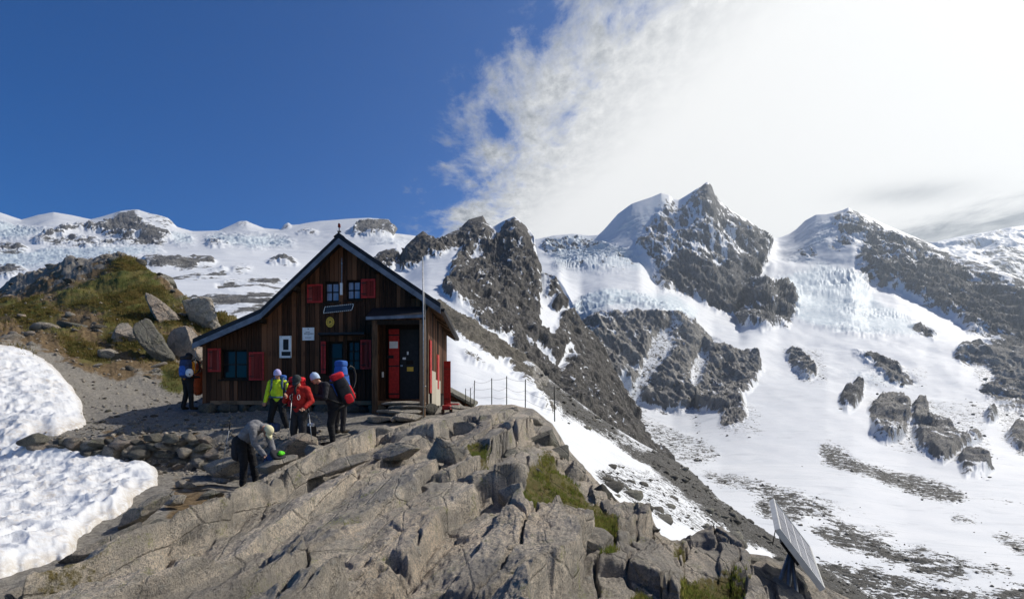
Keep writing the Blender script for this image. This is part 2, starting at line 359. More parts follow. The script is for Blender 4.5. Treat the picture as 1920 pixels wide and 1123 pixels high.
# --- right: the two peaks, their glaciers, the cliffs and the valley floor
def massif():
    sil = line([(940, 455, 3000), (1010, 447, 3000), (1022, 444, 3000), (1040, 440, 3000), (1075, 437, 3000), (1105, 441, 3000), (1122, 440, 2900), (1132, 430, 2850), (1158, 400, 2750), (1185, 380, 2700), (1205, 373, 2700), (1225, 366, 2700), (1240, 359, 2700), (1254, 363, 2700), (1262, 370, 2700), (1272, 373, 2700),
                (1288, 363, 2650), (1305, 352, 2600), (1315, 348, 2600), (1326, 338, 2600), (1332, 343, 2600), (1345, 371, 2600), (1362, 385, 2600), (1384, 400, 2600), (1405, 412, 2600), (1424, 427, 2650), (1436, 440, 2700), (1446, 446, 2900), (1460, 445, 3000), (1480, 438, 3000), (1494, 428, 2900), (1510, 412, 2800),
                (1530, 401, 2750), (1550, 400, 2700), (1572, 395, 2700), (1583, 391, 2650), (1591, 387, 2650), (1600, 394, 2650), (1625, 402, 2600), (1655, 417, 2550), (1700, 436, 2450), (1741, 452, 2400), (1770, 468, 2300), (1800, 480, 2200), (1850, 496, 2050), (1890, 510, 1950), (1920, 525, 1900), (2000, 560, 1750), (2080, 590, 1700)])
    back = sil.copy(); back[:, 1] += 90; back[:, 2] *= 1.22
    foot = line([(940, 480, 2600), (1010, 478, 2550), (1060, 490, 2400), (1130, 482, 2350), (1200, 492, 2250), (1228, 535, 2000), (1280, 556, 1950), (1335, 580, 1900), (1388, 600, 1850), (1404, 560, 2050), (1428, 515, 2200), (1445, 497, 2350), (1480, 490, 2400), (1540, 498, 2300), (1600, 498, 2200), (1630, 535, 2050),
                 (1680, 548, 1950), (1740, 580, 1800), (1800, 615, 1650), (1870, 640, 1550), (1920, 660, 1480), (2080, 690, 1400)])
    ctop = line([(940, 525, 1900), (1050, 522, 1700), (1070, 560, 1480), (1090, 598, 1330), (1140, 582, 1330), (1200, 588, 1330), (1250, 592, 1330), (1290, 604, 1350), (1305, 636, 1320), (1335, 655, 1300), (1400, 650, 1350), (1460, 650, 1400), (1540, 640, 1450), (1650, 640, 1450), (1740, 655, 1380), (1800, 655, 1350), (1920, 690, 1250), (2080, 715, 1200)])
    cfoot = line([(940, 720, 1100), (1080, 742, 1080), (1130, 768, 1050), (1165, 740, 1080), (1200, 762, 1060), (1262, 775, 1040), (1300, 768, 1050), (1350, 742, 1080), (1400, 722, 1120), (1450, 715, 1150), (1550, 712, 1180), (1650, 735, 1120), (1750, 745, 1080), (1850, 745, 1060), (2080, 780, 980)])
    v1 = line([(940, 810), (1100, 835), (1200, 855), (1350, 872), (1500, 868), (1600, 868), (1700, 880), (1850, 885), (2080, 900)], 640)
    v2 = line([(940, 930), (1300, 945), (1500, 960), (1700, 985), (1900, 1000), (2080, 1010)], 390)
    v3 = line([(940, 1060), (1500, 1060), (1700, 1075), (2080, 1090)], 250); v4 = line([(940, 1260), (2080, 1280)], 150)
    S = sheet(940, 2080, 900, [back, sil, foot, ctop, cfoot, v1, v2, v3, v4], 0.78, 2, soft=True)
    rock = chart([
        (0.56, [(1326, 338), (1346, 372), (1386, 401), (1426, 428), (1448, 450), (1440, 482), (1428, 512), (1412, 545), (1396, 592), (1360, 590), (1330, 577), (1280, 556), (1240, 548), (1226, 510), (1232, 492), (1212, 474), (1192, 462), (1222, 432), (1262, 402), (1300, 362)]),
        (0.95, [(1300, 365), (1326, 336), (1348, 374), (1340, 392), (1315, 390)]), (0.8, [(1345, 385), (1420, 430), (1442, 470), (1400, 480), (1370, 440)]),
        (1.0, [(1238, 500), (1290, 480), (1330, 510), (1390, 490), (1436, 484), (1420, 540), (1396, 592), (1360, 590), (1330, 577), (1284, 557), (1242, 548)]),
        (0.5, [(1190, 452), (1226, 402), (1250, 366), (1276, 374), (1244, 420), (1208, 468)]), (0.55, [(1018, 450), (1060, 446), (1136, 458), (1138, 470), (1064, 472), (1020, 482)]),
        (0.35, [(1040, 497), (1170, 482), (1212, 500), (1150, 512), (1060, 507)]),
        (0.95, [(1384, 602), (1394, 552), (1442, 530), (1490, 545), (1497, 580), (1482, 612), (1430, 617), (1390, 607)]),
        (0.74, [(1606, 470), (1622, 448), (1606, 436), (1640, 425), (1700, 440), (1741, 452), (1800, 478), (1860, 498), (1922, 526), (2080, 585), (2080, 715), (1940, 652), (1880, 640), (1822, 627), (1782, 594), (1735, 570), (1692, 547), (1652, 540), (1612, 522)]),
        (0.97, [(1740, 500), (1860, 530), (2080, 620), (2080, 715), (1940, 652), (1880, 640), (1822, 627), (1782, 594), (1735, 570), (1692, 547), (1652, 535), (1640, 510)]), (0.6, [(1560, 402), (1588, 386), (1604, 396), (1656, 420), (1640, 440), (1606, 452), (1580, 470), (1556, 470), (1572, 442)]), (0.6, [(1492, 472), (1532, 458), (1530, 482), (1500, 484)]),
        (0.80, [(1082, 604), (1140, 582), (1200, 590), (1250, 592), (1292, 602), (1304, 640), (1334, 660), (1390, 690), (1375, 735), (1345, 772), (1300, 762), (1272, 778), (1232, 770), (1188, 742), (1172, 716), (1150, 690), (1105, 660), (940, 640), (940, 780), (1110, 770), (1140, 775), (1160, 745), (1150, 700)]),
        (0.95, [(940, 640), (1105, 650), (1160, 700), (1160, 750), (1140, 778), (1100, 770), (940, 800)]),
        (-0.05, [(1190, 716), (1216, 645), (1250, 610), (1268, 640), (1238, 690), (1204, 742), (1182, 745)]), (-0.05, [(1288, 695), (1306, 650), (1326, 676), (1306, 722), (1294, 740)]),
        (0.9, [(1290, 600), (1345, 640), (1425, 678), (1428, 700), (1390, 745), (1350, 775), (1310, 765), (1330, 680)]), (0.9, [(1352, 792), (1372, 746), (1398, 750), (1396, 790), (1364, 802)]), (0.9, [(1376, 688), (1420, 680), (1418, 708), (1388, 716)]), (0.85, [(1706, 606), (1748, 618), (1756, 642), (1716, 628)]),
        (0.95, [(1628, 772), (1652, 744), (1690, 744), (1702, 770), (1696, 822), (1670, 834), (1640, 818)]), (0.95, [(1708, 766), (1730, 754), (1746, 790), (1770, 800), (1802, 826), (1842, 812), (1842, 826), (1790, 852), (1770, 868), (1740, 852), (1714, 822)]),
        (0.85, [(1796, 860), (1840, 848), (1864, 886), (1808, 894)]), (0.85, [(1788, 656), (1850, 644), (1920, 648), (2080, 660), (2080, 776), (1920, 774), (1880, 762), (1850, 742), (1828, 732), (1862, 710), (1850, 682), (1800, 676)]),
        (0.9, [(1892, 812), (1930, 790), (2080, 800), (2080, 868), (1930, 855), (1900, 838)]), (1.0, [(1572, 748), (1600, 720), (1622, 700), (1616, 742), (1590, 778)]), 
        (1.0, [(1472, 658), (1502, 658), (1534, 700), (1514, 712), (1490, 682)]), (1.0, [(1632, 684), (1672, 688), (1728, 716), (1680, 718)]),
        (0.9, [(1590, 655), (1700, 690), (1690, 700), (1600, 668)]), (1.2, [(1850, 770), (1866, 765), (1870, 785), (1856, 790)])], 3)
    rock = np.where(np.arange(MH)[:, None] * 2 + MY0 > 640, np.clip(rock * 1.2, 0, 0.95), rock)
    ice = chart([(0.95, [(1440, 522), (1540, 500), (1612, 510), (1645, 560), (1700, 584), (1735, 625), (1660, 634), (1560, 622), (1500, 602), (1480, 562)]), (0.9, [(1062, 570), (1130, 540), (1222, 548), (1272, 560), (1312, 590), (1296, 612), (1230, 590), (1150, 576), (1090, 604)]),
                 (0.7, [(1016, 444), (1120, 442), (1230, 490), (1210, 512), (1040, 512)]), (0.5, [(1470, 480), (1600, 478), (1600, 500), (1470, 500)]), (0.6, [(1560, 700), (1640, 690), (1730, 730), (1640, 730)]), (0.6, [(1180, 700), (1200, 690), (1205, 745), (1180, 760)]),
                 (0.55, [(1130, 435), (1240, 362), (1268, 380), (1190, 450)]), (0.5, [(1480, 440), (1535, 402), (1590, 395), (1560, 470), (1470, 480)])], 4)
    scree = chart([(0.5, [(1290, 600), (1345, 640), (1425, 678), (1428, 700), (1390, 745), (1350, 775), (1310, 765), (1330, 680)]), (0.75, [(1640, 1030), (1720, 1020), (1800, 1050), (1900, 1070), (1900, 1085), (1780, 1070), (1690, 1048)]), (0.6, [(1380, 905), (1480, 915), (1560, 935), (1640, 965), (1560, 950), (1460, 925)]), (0.55, [(1082, 604), (1140, 582), (1250, 592), (1292, 602), (1334, 660), (1390, 690), (1375, 735), (1345, 772), (1272, 778), (1188, 742), (1150, 690), (1105, 660)]), (0.5, [(1788, 656), (2080, 650), (2080, 870), (1900, 860), (1850, 740)]), (0.45, [(1620, 740), (1850, 750), (1860, 890), (1640, 830)]), (0.42, [(1460, 650), (1540, 650), (1560, 720), (1500, 720)]), (0.4, [(1620, 680), (1740, 690), (1740, 730), (1640, 725)]), (0.42, [(1340, 745), (1430, 760), (1430, 820), (1350, 810)]),
                   (1.0, [(1536, 832), (1560, 822), (1604, 860), (1680, 884), (1760, 899), (1812, 926), (1800, 946), (1740, 938), (1650, 904), (1580, 882), (1544, 866)]), (0.5, [(1800, 925), (1930, 945), (2080, 965), (2080, 975), (1930, 955), (1800, 932)]),
                   (0.85, [(1286, 880), (1400, 898), (1480, 922), (1560, 958), (1604, 988), (1530, 966), (1450, 936), (1350, 908)]), (0.9, [(1406, 942), (1460, 930), (1535, 948), (1500, 978), (1430, 972)]),
                   (0.95, [(1512, 990), (1600, 978), (1642, 1008), (1704, 1038), (1804, 1074), (1836, 1092), (1760, 1088), (1690, 1062), (1620, 1040), (1556, 1022)]),
                   (0.9, [(1540, 1050), (1640, 1062), (1740, 1092), (1840, 1112), (1920, 1098), (2080, 1094), (2080, 1280), (1400, 1280), (1500, 1080)]), (0.7, [(1782, 966), (1832, 966), (1834, 982), (1788, 984)]), (0.75, [(1852, 992), (1920, 1008), (2080, 1045), (2080, 1060), (1900, 1038)]),
                   (0.62, [(1172, 745), (1190, 740), (1214, 780), (1340, 838), (1364, 858), (1300, 872), (1230, 852), (1168, 802)]), (0.5, [(1288, 760), (1300, 760), (1320, 820), (1350, 850), (1330, 850), (1296, 800)]), (0.55, [(1600, 990), (1660, 985), (1690, 1010), (1640, 1012)])], 3)
    def disp(X, Y, Z, R, G, B, PX, PY):
        k = np.clip(Y / 1500, 0.15, 1.5)
        A = X + 0.45 * Z                                                          # gullies lean down to the left
        but = fbm(A / 120, Y / 260, Z / 420, 6, 0.6, 41, True) * 34 * k         # buttresses and gullies
        fine = fbm(A / 26, Y / 40, Z / 48, 5, 0.7, 47, True) * 13 * k
        ser = fbm(X / 130, Y / 36, Z / 60, 5, 0.6, 53, True) * 17 * k * smooth(-0.5, 0.5, fbm(X / 220, Y / 220, Z / 220, 2, 0.5, 54))
        roll = fbm(X / 150, Y / 150, Z / 150, 4, 0.45, 59) * 9 * k
        bump = fbm(X / 9, Y / 9, Z / 9, 3, 0.6, 63) * 1.3
        iso = smooth(0.3, 0.95, R) * (Y < 1250) * (Y > 500) * 2
        return roll + iso + smooth(0.1, 0.9, R) * (but + fine) + smooth(0.15, 0.8, G) * ser + smooth(0.1, 0.8, B) * bump
    return build_sheet('mountain_terrain', S, (rock, ice, scree), disp, M_far, 220, sil_rows=22)
massif()

# --- dark rock ridge between the hut and the peaks
def mid_ridge():
    sil = line([(640, 520, 900), (690, 500, 900), (708, 474, 900), (724, 466, 900), (744, 463, 900), (750, 478, 900), (762, 458, 850), (775, 446, 850), (793, 432, 850), (806, 444, 850), (818, 452, 870), (836, 440, 900), (866, 424, 950), (880, 410, 950), (905, 402, 950), (912, 416, 950), (924, 424, 950), (944, 412, 900), (965, 403, 880), (985, 420, 860), (1002, 440, 850),
                (1006, 470, 800), (1012, 506, 740), (1030, 514, 720), (1042, 514, 700), (1052, 540, 690), (1074, 588, 680), (1100, 630, 670), (1130, 658, 660), (1150, 698, 640), (1168, 745, 620), (1190, 800, 600), (1260, 880, 560)])
    back = sil.copy(); back[:, 1] += 70; back[:, 2] *= 1.3
    l1 = line([(640, 540, 700), (700, 505, 720), (760, 512, 720), (800, 490, 730), (850, 480, 740), (900, 500, 720), (960, 520, 680), (1010, 560, 640), (1060, 610, 610), (1110, 680, 590), (1160, 770, 560), (1260, 900, 520)])
    l2 = line([(640, 580), (800, 560), (860, 570), (920, 600), (980, 640), (1040, 690), (1100, 740), (1160, 800), (1260, 920)], 480)
    l3 = line([(640, 760), (900, 760), (1060, 800), (1260, 960)], 330)
    S = sheet(640, 1260, 560, [back, sil, l1, l2, l3], 1.0, 2, soft=True)
    rock = chart([(0.97, [(746, 506), (750, 476), (770, 448), (793, 430), (820, 452), (842, 470), (826, 482), (800, 484), (780, 502), (762, 510)]), (0.97, [(816, 452), (836, 438), (866, 422), (880, 408), (905, 400), (920, 425), (934, 440), (900, 452), (880, 466), (850, 470), (824, 462)]),
                  (0.9, [(922, 458), (946, 425), (962, 412), (985, 424), (1002, 445), (1008, 500), (1042, 510), (1062, 555), (1104, 630), (1134, 660), (1190, 800), (1260, 880), (1260, 980), (960, 980), (960, 640), (900, 612), (850, 572), (832, 545), (846, 502), (866, 472), (900, 457)]),
                  (0.97, [(696, 500), (712, 470), (744, 462), (750, 482), (738, 504), (716, 508)]), (0.6, [(940, 418), (965, 402), (1004, 440), (1000, 448), (966, 420)]), (0.6, [(640, 540), (700, 520), (740, 530), (740, 600), (640, 600)]),
                  (-0.1, [(1008, 505), (1030, 518), (1020, 560), (1044, 548), (1030, 580), (1040, 590), (1072, 566), (1046, 612), (1024, 640), (1010, 600)]), (-0.25, [(1052, 660), (1064, 640), (1076, 650), (1058, 690), (1040, 700)]), (-0.35, [(976, 628), (1000, 640), (1060, 700), (1056, 706), (1000, 664)]),
                  (-0.3, [(880, 478), (900, 466), (912, 474), (890, 490)]), (-0.35, [(842, 560), (870, 570), (905, 605), (890, 605), (850, 580)])], 2)
    z = chart([], 1)
    def disp(X, Y, Z, R, G, B, PX, PY):
        A = X + 0.3 * Z; but = fbm(A / 55, Y / 80, Z / 140, 6, 0.6, 71, True) * 14; fine = fbm(A / 11, Y / 16, Z / 24, 4, 0.68, 77, True) * 5
        roll = fbm(X / 60, Y / 60, Z / 60, 4, 0.45, 79) * 3
        return roll + smooth(0.1, 0.9, R) * (but + fine)
    return build_sheet('rock_ridge_terrain', S, (rock, z, z), disp, M_mid, 80, sil_rows=22)
mid_ridge()

# --- moraine crest and snow slope dropping away right of the hut
MOR = None
def moraine():
    global MOR
    sil = line([(700, 620, 220), (760, 580, 205), (800, 560, 195), (830, 566, 190), (880, 600, 185), (940, 640, 175), (1000, 685, 168), (1060, 733, 160), (1130, 785, 150), (1200, 828, 142), (1290, 876, 132), (1350, 935, 122), (1420, 985, 112), (1500, 1036, 102), (1600, 1092, 92), (1750, 1180, 80), (1900, 1280, 70)])
    back = sil.copy(); back[:, 1] += 46; back[:, 2] *= 1.28
    l1 = line([(700, 660, 130), (800, 612, 130), (850, 622, 128), (900, 656, 125), (1000, 722, 118), (1060, 768, 112), (1150, 825, 106), (1250, 882, 98), (1330, 945, 90), (1450, 1035, 80), (1560, 1110, 72), (1900, 1400, 60)])
    l2 = line([(700, 740, 70), (850, 735, 66), (950, 752, 64), (1050, 810, 58), (1150, 890, 52), (1300, 985, 46), (1450, 1090, 42), (1900, 1480, 36)])
    l3 = line([(700, 800, 26), (850, 800, 26), (1000, 860, 24), (1150, 980, 20), (1450, 1200, 18), (1900, 1600, 16)])
    S = sheet(700, 1900, 580, [back, sil, l1, l2, l3], 0.75, 2)
    MOR = S
    rock = chart([(1.0, [(800, 540), (830, 560), (880, 594), (905, 620), (960, 665), (1000, 715), (960, 690), (900, 655), (850, 620), (820, 600), (800, 590)]), (0.7, [(960, 665), (1010, 690), (1030, 720), (1000, 735), (960, 705)]),
                  (0.8, [(852, 655), (880, 662), (910, 682), (940, 702), (925, 700), (880, 676)]), (0.6, [(980, 735), (1010, 740), (1060, 775), (1040, 778), (1000, 755)])], 2)
    ice = chart([], 1)
    scree = chart([(1.0, [(1000, 690), (1060, 734), (1130, 784), (1200, 828), (1292, 878), (1352, 936), (1422, 986), (1500, 1036), (1600, 1092), (1900, 1290), (1900, 1400), (1600, 1180), (1500, 1085), (1440, 1030), (1370, 1000), (1305, 945), (1235, 888), (1165, 838), (1100, 800), (1040, 768), (995, 722)]),
                   (-0.15, [(1130, 806), (1170, 818), (1230, 850), (1215, 852), (1150, 826)]), (0.7, [(1020, 752), (1060, 775), (1120, 805), (1190, 835), (1240, 870), (1200, 852), (1110, 812), (1050, 785)]),
                   (0.42, [(1110, 880), (1160, 868), (1260, 900), (1340, 960), (1430, 1030), (1380, 1025), (1280, 985), (1200, 960), (1130, 905)]), (0.7, [(1120, 885), (1160, 890), (1190, 915), (1160, 915), (1130, 900)]), (0.6, [(1170, 935), (1210, 945), (1240, 965), (1210, 960)])], 2)
    def disp(X, Y, Z, R, G, B, PX, PY):
        k = np.clip(Y / 100, 0.3, 2)
        return fbm(X / 22, Y / 22, Z / 22, 4, 0.5, 83) * 0.9 * k + smooth(0.1, 0.9, R) * fbm(X / 9, Y / 9, Z / 7, 5, 0.6, 87, True) * 2.6 + smooth(0.3, 0.9, B) * fbm(X / 3, Y / 3, Z / 3, 4, 0.7, 91) * 0.7
    return build_sheet('moraine_slope', S, (rock, ice, scree), disp, M_mor, 22, sil_rows=8)
moraine()
# ------------------------------------------------------------------ near ground
def voro(a, b, seed):
    ia = np.floor(a).astype(np.int64); ib = np.floor(b).astype(np.int64)
    f1 = np.full(a.shape, 9.0); f2 = np.full(a.shape, 9.0); cid = np.zeros(a.shape, np.int64); ca = np.zeros(a.shape); cb = np.zeros(a.shape)
    for da in (-1, 0, 1):
        for db in (-1, 0, 1):
            ja = ia + da; jb = ib + db; h = _perm[_perm[(ja + seed * 31) & 255] + (jb & 255)]; h2 = _perm[h + 91]
            pa = ja + 0.15 + 0.7 * h / 255.0; pb = jb + 0.15 + 0.7 * h2 / 255.0
            d = np.sqrt((a - pa) ** 2 + (b - pb) ** 2); c = d < f1
            f2 = np.where(c, f1, np.minimum(f2, d)); f1 = np.where(c, d, f1); cid = np.where(c, h * 7 + h2, cid); ca = np.where(c, pa, ca); cb = np.where(c, pb, cb)
    return f1, f2, cid, a - ca, b - cb
def hr(cid, k): return _val[_perm[(cid * 13 + k * 57) & 255]]

G_LINES = [line([(-220, 640, 75), (0, 640, 75), (300, 640, 60), (470, 680, 45), (700, 735, 36), (860, 745, 34), (1000, 1000, 34)]),
    line([(-220, 552, 46), (0, 541, 45), (30, 520, 44), (90, 496, 43), (130, 483, 42), (180, 479, 41), (230, 478, 40), (265, 496, 39), (300, 516, 37), (322, 534, 36), (345, 558, 34), (372, 574, 33), (420, 590, 32), (470, 602, 31), (540, 660, 30), (600, 725, 29), (700, 745, 28), (860, 752, 27), (1000, 900, 27)]),
    line([(-220, 600, 33), (0, 595, 33), (130, 575, 32), (230, 575, 31), (300, 605, 30), (345, 635, 28), (420, 670, 27), (470, 690, 26.5), (600, 750, 26), (870, 758, 25), (1000, 900, 25)]),
    line([(-220, 645), (0, 655), (100, 690), (200, 722), (300, 746), (360, 756), (420, 765), (600, 766), (890, 768), (1000, 900)], 21),
    line([(-220, 740), (0, 765), (150, 790), (300, 790), (420, 779), (480, 775), (600, 776), (880, 780), (1000, 900)], 16.5),
    line([(-220, 828), (0, 826), (100, 822), (380, 815), (430, 812), (480, 812), (560, 818), (650, 822), (1100, 830)], 14.2),
    line([(-220, 880), (0, 880), (240, 878), (390, 882), (480, 890), (560, 858), (650, 862), (1100, 880)], 13.3),
    line([(-220, 990), (0, 990), (140, 990), (300, 975), (430, 975), (560, 1000), (1100, 1000)], 8.8),
    line([(-220, 1150), (0, 1150), (1100, 1160)], 5.6), line([(-220, 1450), (1100, 1450)], 3.2)]
GRASS_POLYS = [(0.28, [(-220, 575), (60, 560), (130, 520), (230, 480), (300, 516), (345, 556), (480, 600), (480, 720), (380, 735), (330, 730), (250, 700), (150, 690), (60, 640), (-220, 620)]), (0.78, [(95, 560), (140, 545), (200, 520), (232, 492), (262, 498), (310, 545), (335, 590), (330, 620), (300, 600), (270, 590), (240, 600), (190, 585), (150, 580), (110, 578)]), (0.62, [(190, 600), (270, 600), (330, 640), (330, 690), (260, 680), (200, 640)]),
    (0.55, [(340, 560), (480, 595), (470, 640), (400, 630), (350, 600)]), (0.6, [(0, 560), (70, 560), (130, 610), (160, 640), (110, 640), (30, 610), (-220, 600), (-220, 555)]), (0.55, [(110, 640), (180, 650), (210, 690), (150, 690)]), (0.8, [(300, 690), (350, 700), (350, 745), (300, 735)]), (0.5, [(0, 640), (60, 650), (100, 700), (150, 720), (90, 740)])]
BROWN = [(0.72, [(-220, 560), (60, 545), (150, 520), (230, 480), (300, 516), (345, 556), (480, 600), (480, 720), (380, 735), (330, 730), (250, 705), (150, 695), (60, 645), (-220, 630)]), (0.9, [(-220, 560), (0, 575), (80, 580), (140, 600), (200, 640), (260, 690), (240, 720), (160, 700), (90, 660), (0, 640), (-220, 640)]), (0.7, [(60, 520), (130, 500), (100, 545), (30, 560)]), (0.6, [(190, 800), (380, 800), (390, 850), (190, 850)]), (0.55, [(330, 885), (430, 895), (450, 960), (340, 1000), (300, 960)])]
def ground():
    S = sheet(-220, 1000, 580, G_LINES, 0.62, 3)
    X, Y, Z, PX, PY = S; z0 = np.zeros_like(PX)
    wx = 9 * fbm(PX / 30, PY / 26, z0, 4, 0.65, 111); wy = 7 * fbm(PX / 30, PY / 26, z0 + 5, 4, 0.65, 113)
    R = sample(chart(GRASS_POLYS, 4), PX + wx, PY + wy); G = sample(chart(BROWN, 5), PX + wx, PY + wy)
    hill = smooth(19, 26, Y) * smooth(520, 430, PX)
    d = fbm(X / 4, Y / 4, Z / 4, 5, 0.55, 115) * 0.6 * hill + fbm(X / 1.7, Y / 2.2, Z / 1.5, 4, 0.6, 116, True) * 0.3 * hill * (1 - 0.6 * smooth(0.4, 0.8, R)) + fbm(X / 0.8, Y / 0.8, Z, 4, 0.6, 117) * (0.05 + 0.10 * hill) + smooth(0.3, 0.8, R) * (0.12 + 0.22 * fbm(X / 1.1, Y / 1.1, Z, 3, 0.5, 119)) * hill
    d += fbm(X / 0.16, Y / 0.16, Z, 2, 0.6, 121) * 0.018
    Z = Z + d
    me = fast_mesh('ground', np.stack([X, Y, Z], -1), grid_faces(*X.shape)); set_attr(me, 'mask', np.stack([R, G, hill], -1))
    b = MB('gravel_earth_grass'); v = b.coord('Object'); r, g, hl = b.attr('mask')
    n1 = b.noise(v, 1.2, 6, 0.6); n2 = b.noise(v, 9, 6, 0.7); n3 = b.noise(v, 45, 4, 0.7); vo = b.vor(v, 22, 'F1', 'Color'); sv = b.N.new('ShaderNodeSeparateColor'); b.L.new(vo, sv.inputs[0])
    gr = b.mix(sv.outputs[0], (0.12, 0.112, 0.10), (0.32, 0.30, 0.265)); gr = b.mix(b.ramp(n2, 0.35, 0.7), gr, (0.20, 0.185, 0.16))
    ea = b.mix(b.ramp(n2, 0.3, 0.7), (0.075, 0.052, 0.028), (0.21, 0.15, 0.085))
    gs = b.mix(b.ramp(n1, 0.35, 0.65), (0.075, 0.085, 0.022), (0.14, 0.115, 0.04))
    e = b.ramp(b.math('ADD', g, b.math('MULTIPLY', b.math('SUBTRACT', n1, 0.5), 1.8)), 0.35, 0.6)
    n0 = b.noise(v, 0.45, 5, 0.65); q = b.ramp(b.math('ADD', b.math('ADD', r, b.math('MULTIPLY', b.math('SUBTRACT', n2, 0.5), 0.9)), b.math('MULTIPLY', b.math('SUBTRACT', n0, 0.5), 1.2)), 0.4, 0.55)
    c = b.mix(e, gr, ea); c = b.mix(q, c, gs)
    hh = b.math('ADD', b.math('MULTIPLY', n2, 0.5), b.math('MULTIPLY', n3, 0.5))
    o = link('ground', me, b.done(c, 0.95, b.bump(hh, 0.9, 0.05), spec=0.15), smooth=True); tag(o, kind='structure')
    TER['ground'] = (o, X, Y, Z, R, G, hill, PX, PY)
    return o
GROUND = ground()

# --- the old snow patches left of the path, cupped by the sun
def snow():
    lines = G_LINES[3:9]
    S = sheet(-220, 330, 300, [G_LINES[2]] + lines, 0.75, 3)
    X, Y, Z, PX, PY = S; z0 = np.zeros_like(PX)
    m = chart([(1.0, [(-230, 625), (0, 652), (30, 656), (66, 668), (110, 704), (140, 745), (158, 776), (150, 795), (110, 806), (48, 812), (52, 832), (100, 844), (150, 858), (200, 862), (236, 876), (262, 872), (298, 886), (286, 905), (245, 938), (205, 965), (170, 985), (138, 1012), (146, 1030), (130, 1045), (80, 1060), (40, 1070), (0, 1084), (-230, 1110)])], 6)
    wx = 8 * fbm(PX / 30, PY / 22, z0, 2, 0.5, 131); M = sample(m, PX + wx, PY + 0.6 * wx)
    f1, f2, cid, _, _ = voro(X / 0.30 + 1.1 * fbm(X / 0.9, Y / 0.9, Z * 0, 3, 0.55, 133), Y / 0.40 + 1.1 * fbm(X / 0.9 + 9, Y / 0.9, Z * 0, 3, 0.55, 135), 5)
    h1, _, _, _, _ = voro(X / 0.75 + 0.8 * fbm(X, Y, Z * 0, 2, 0.5, 134), Y / 0.95, 9)
    t = smooth(0.25, 1.0, M)
    th = -0.05 + 0.11 * smooth(0.22, 0.36, M) + 0.17 * t + t * (0.19 * np.minimum(f1, 0.9) ** 1.5 * 0.8 - 0.08 + 0.16 * np.minimum(h1, 0.9) ** 1.5 * smooth(-0.3, 0.4, fbm(X / 1.5, Y / 1.5, Z * 0, 2, 0.5, 136))) + t * (fbm(X / 1.6, Y / 1.6, Z * 0, 4, 0.5, 137) * 0.12 + fbm(X / 0.5, Y / 0.6, Z * 0, 4, 0.6, 138) * 0.06 + fbm(X / 0.13, Y / 0.13, Z * 0, 3, 0.6, 139) * 0.025)
    Z2 = Z + th
    k = M > 0.16; keep = k[:-1, :-1] | k[1:, 1:] | k[1:, :-1] | k[:-1, 1:]
    me = fast_mesh('snow_patch', np.stack([X, Y, Z2], -1), grid_faces(*X.shape, keep)); set_attr(me, 'mask', np.stack([t, M, f1], -1))
    b = MB('old_snow'); v = b.coord('Object'); t_, m_, f_ = b.attr('mask'); n1 = b.noise(v, 1.6, 6, 0.7); n2 = b.noise(v, 12, 5, 0.7); n3 = b.noise(v, 60, 4, 0.6)
    dirt = b.math('MULTIPLY', b.ramp(n1, 0.42, 0.66), b.ramp(n2, 0.35, 0.75)); rim = b.math('MULTIPLY', b.ramp(m_, 0.75, 0.35), b.ramp(n2, 0.3, 0.6))
    c = b.mix(b.math('MULTIPLY', dirt, 0.75), (0.66, 0.68, 0.71), (0.44, 0.37, 0.29)); c = b.mix(b.math('MULTIPLY', rim, 0.6), c, (0.42, 0.36, 0.28)); 
    b.bsdf.inputs['Subsurface Weight'].default_value = 0.0
    o = link('snow_patch', me, b.done(c, 0.6, b.bump(b.math('ADD', n2, n3), 0.35, 0.02), spec=0.3), smooth=True); tag(o, kind='structure')
    TER['snow_patch'] = (o, X, Y, Z2, t, M, f1, PX, PY)
snow()

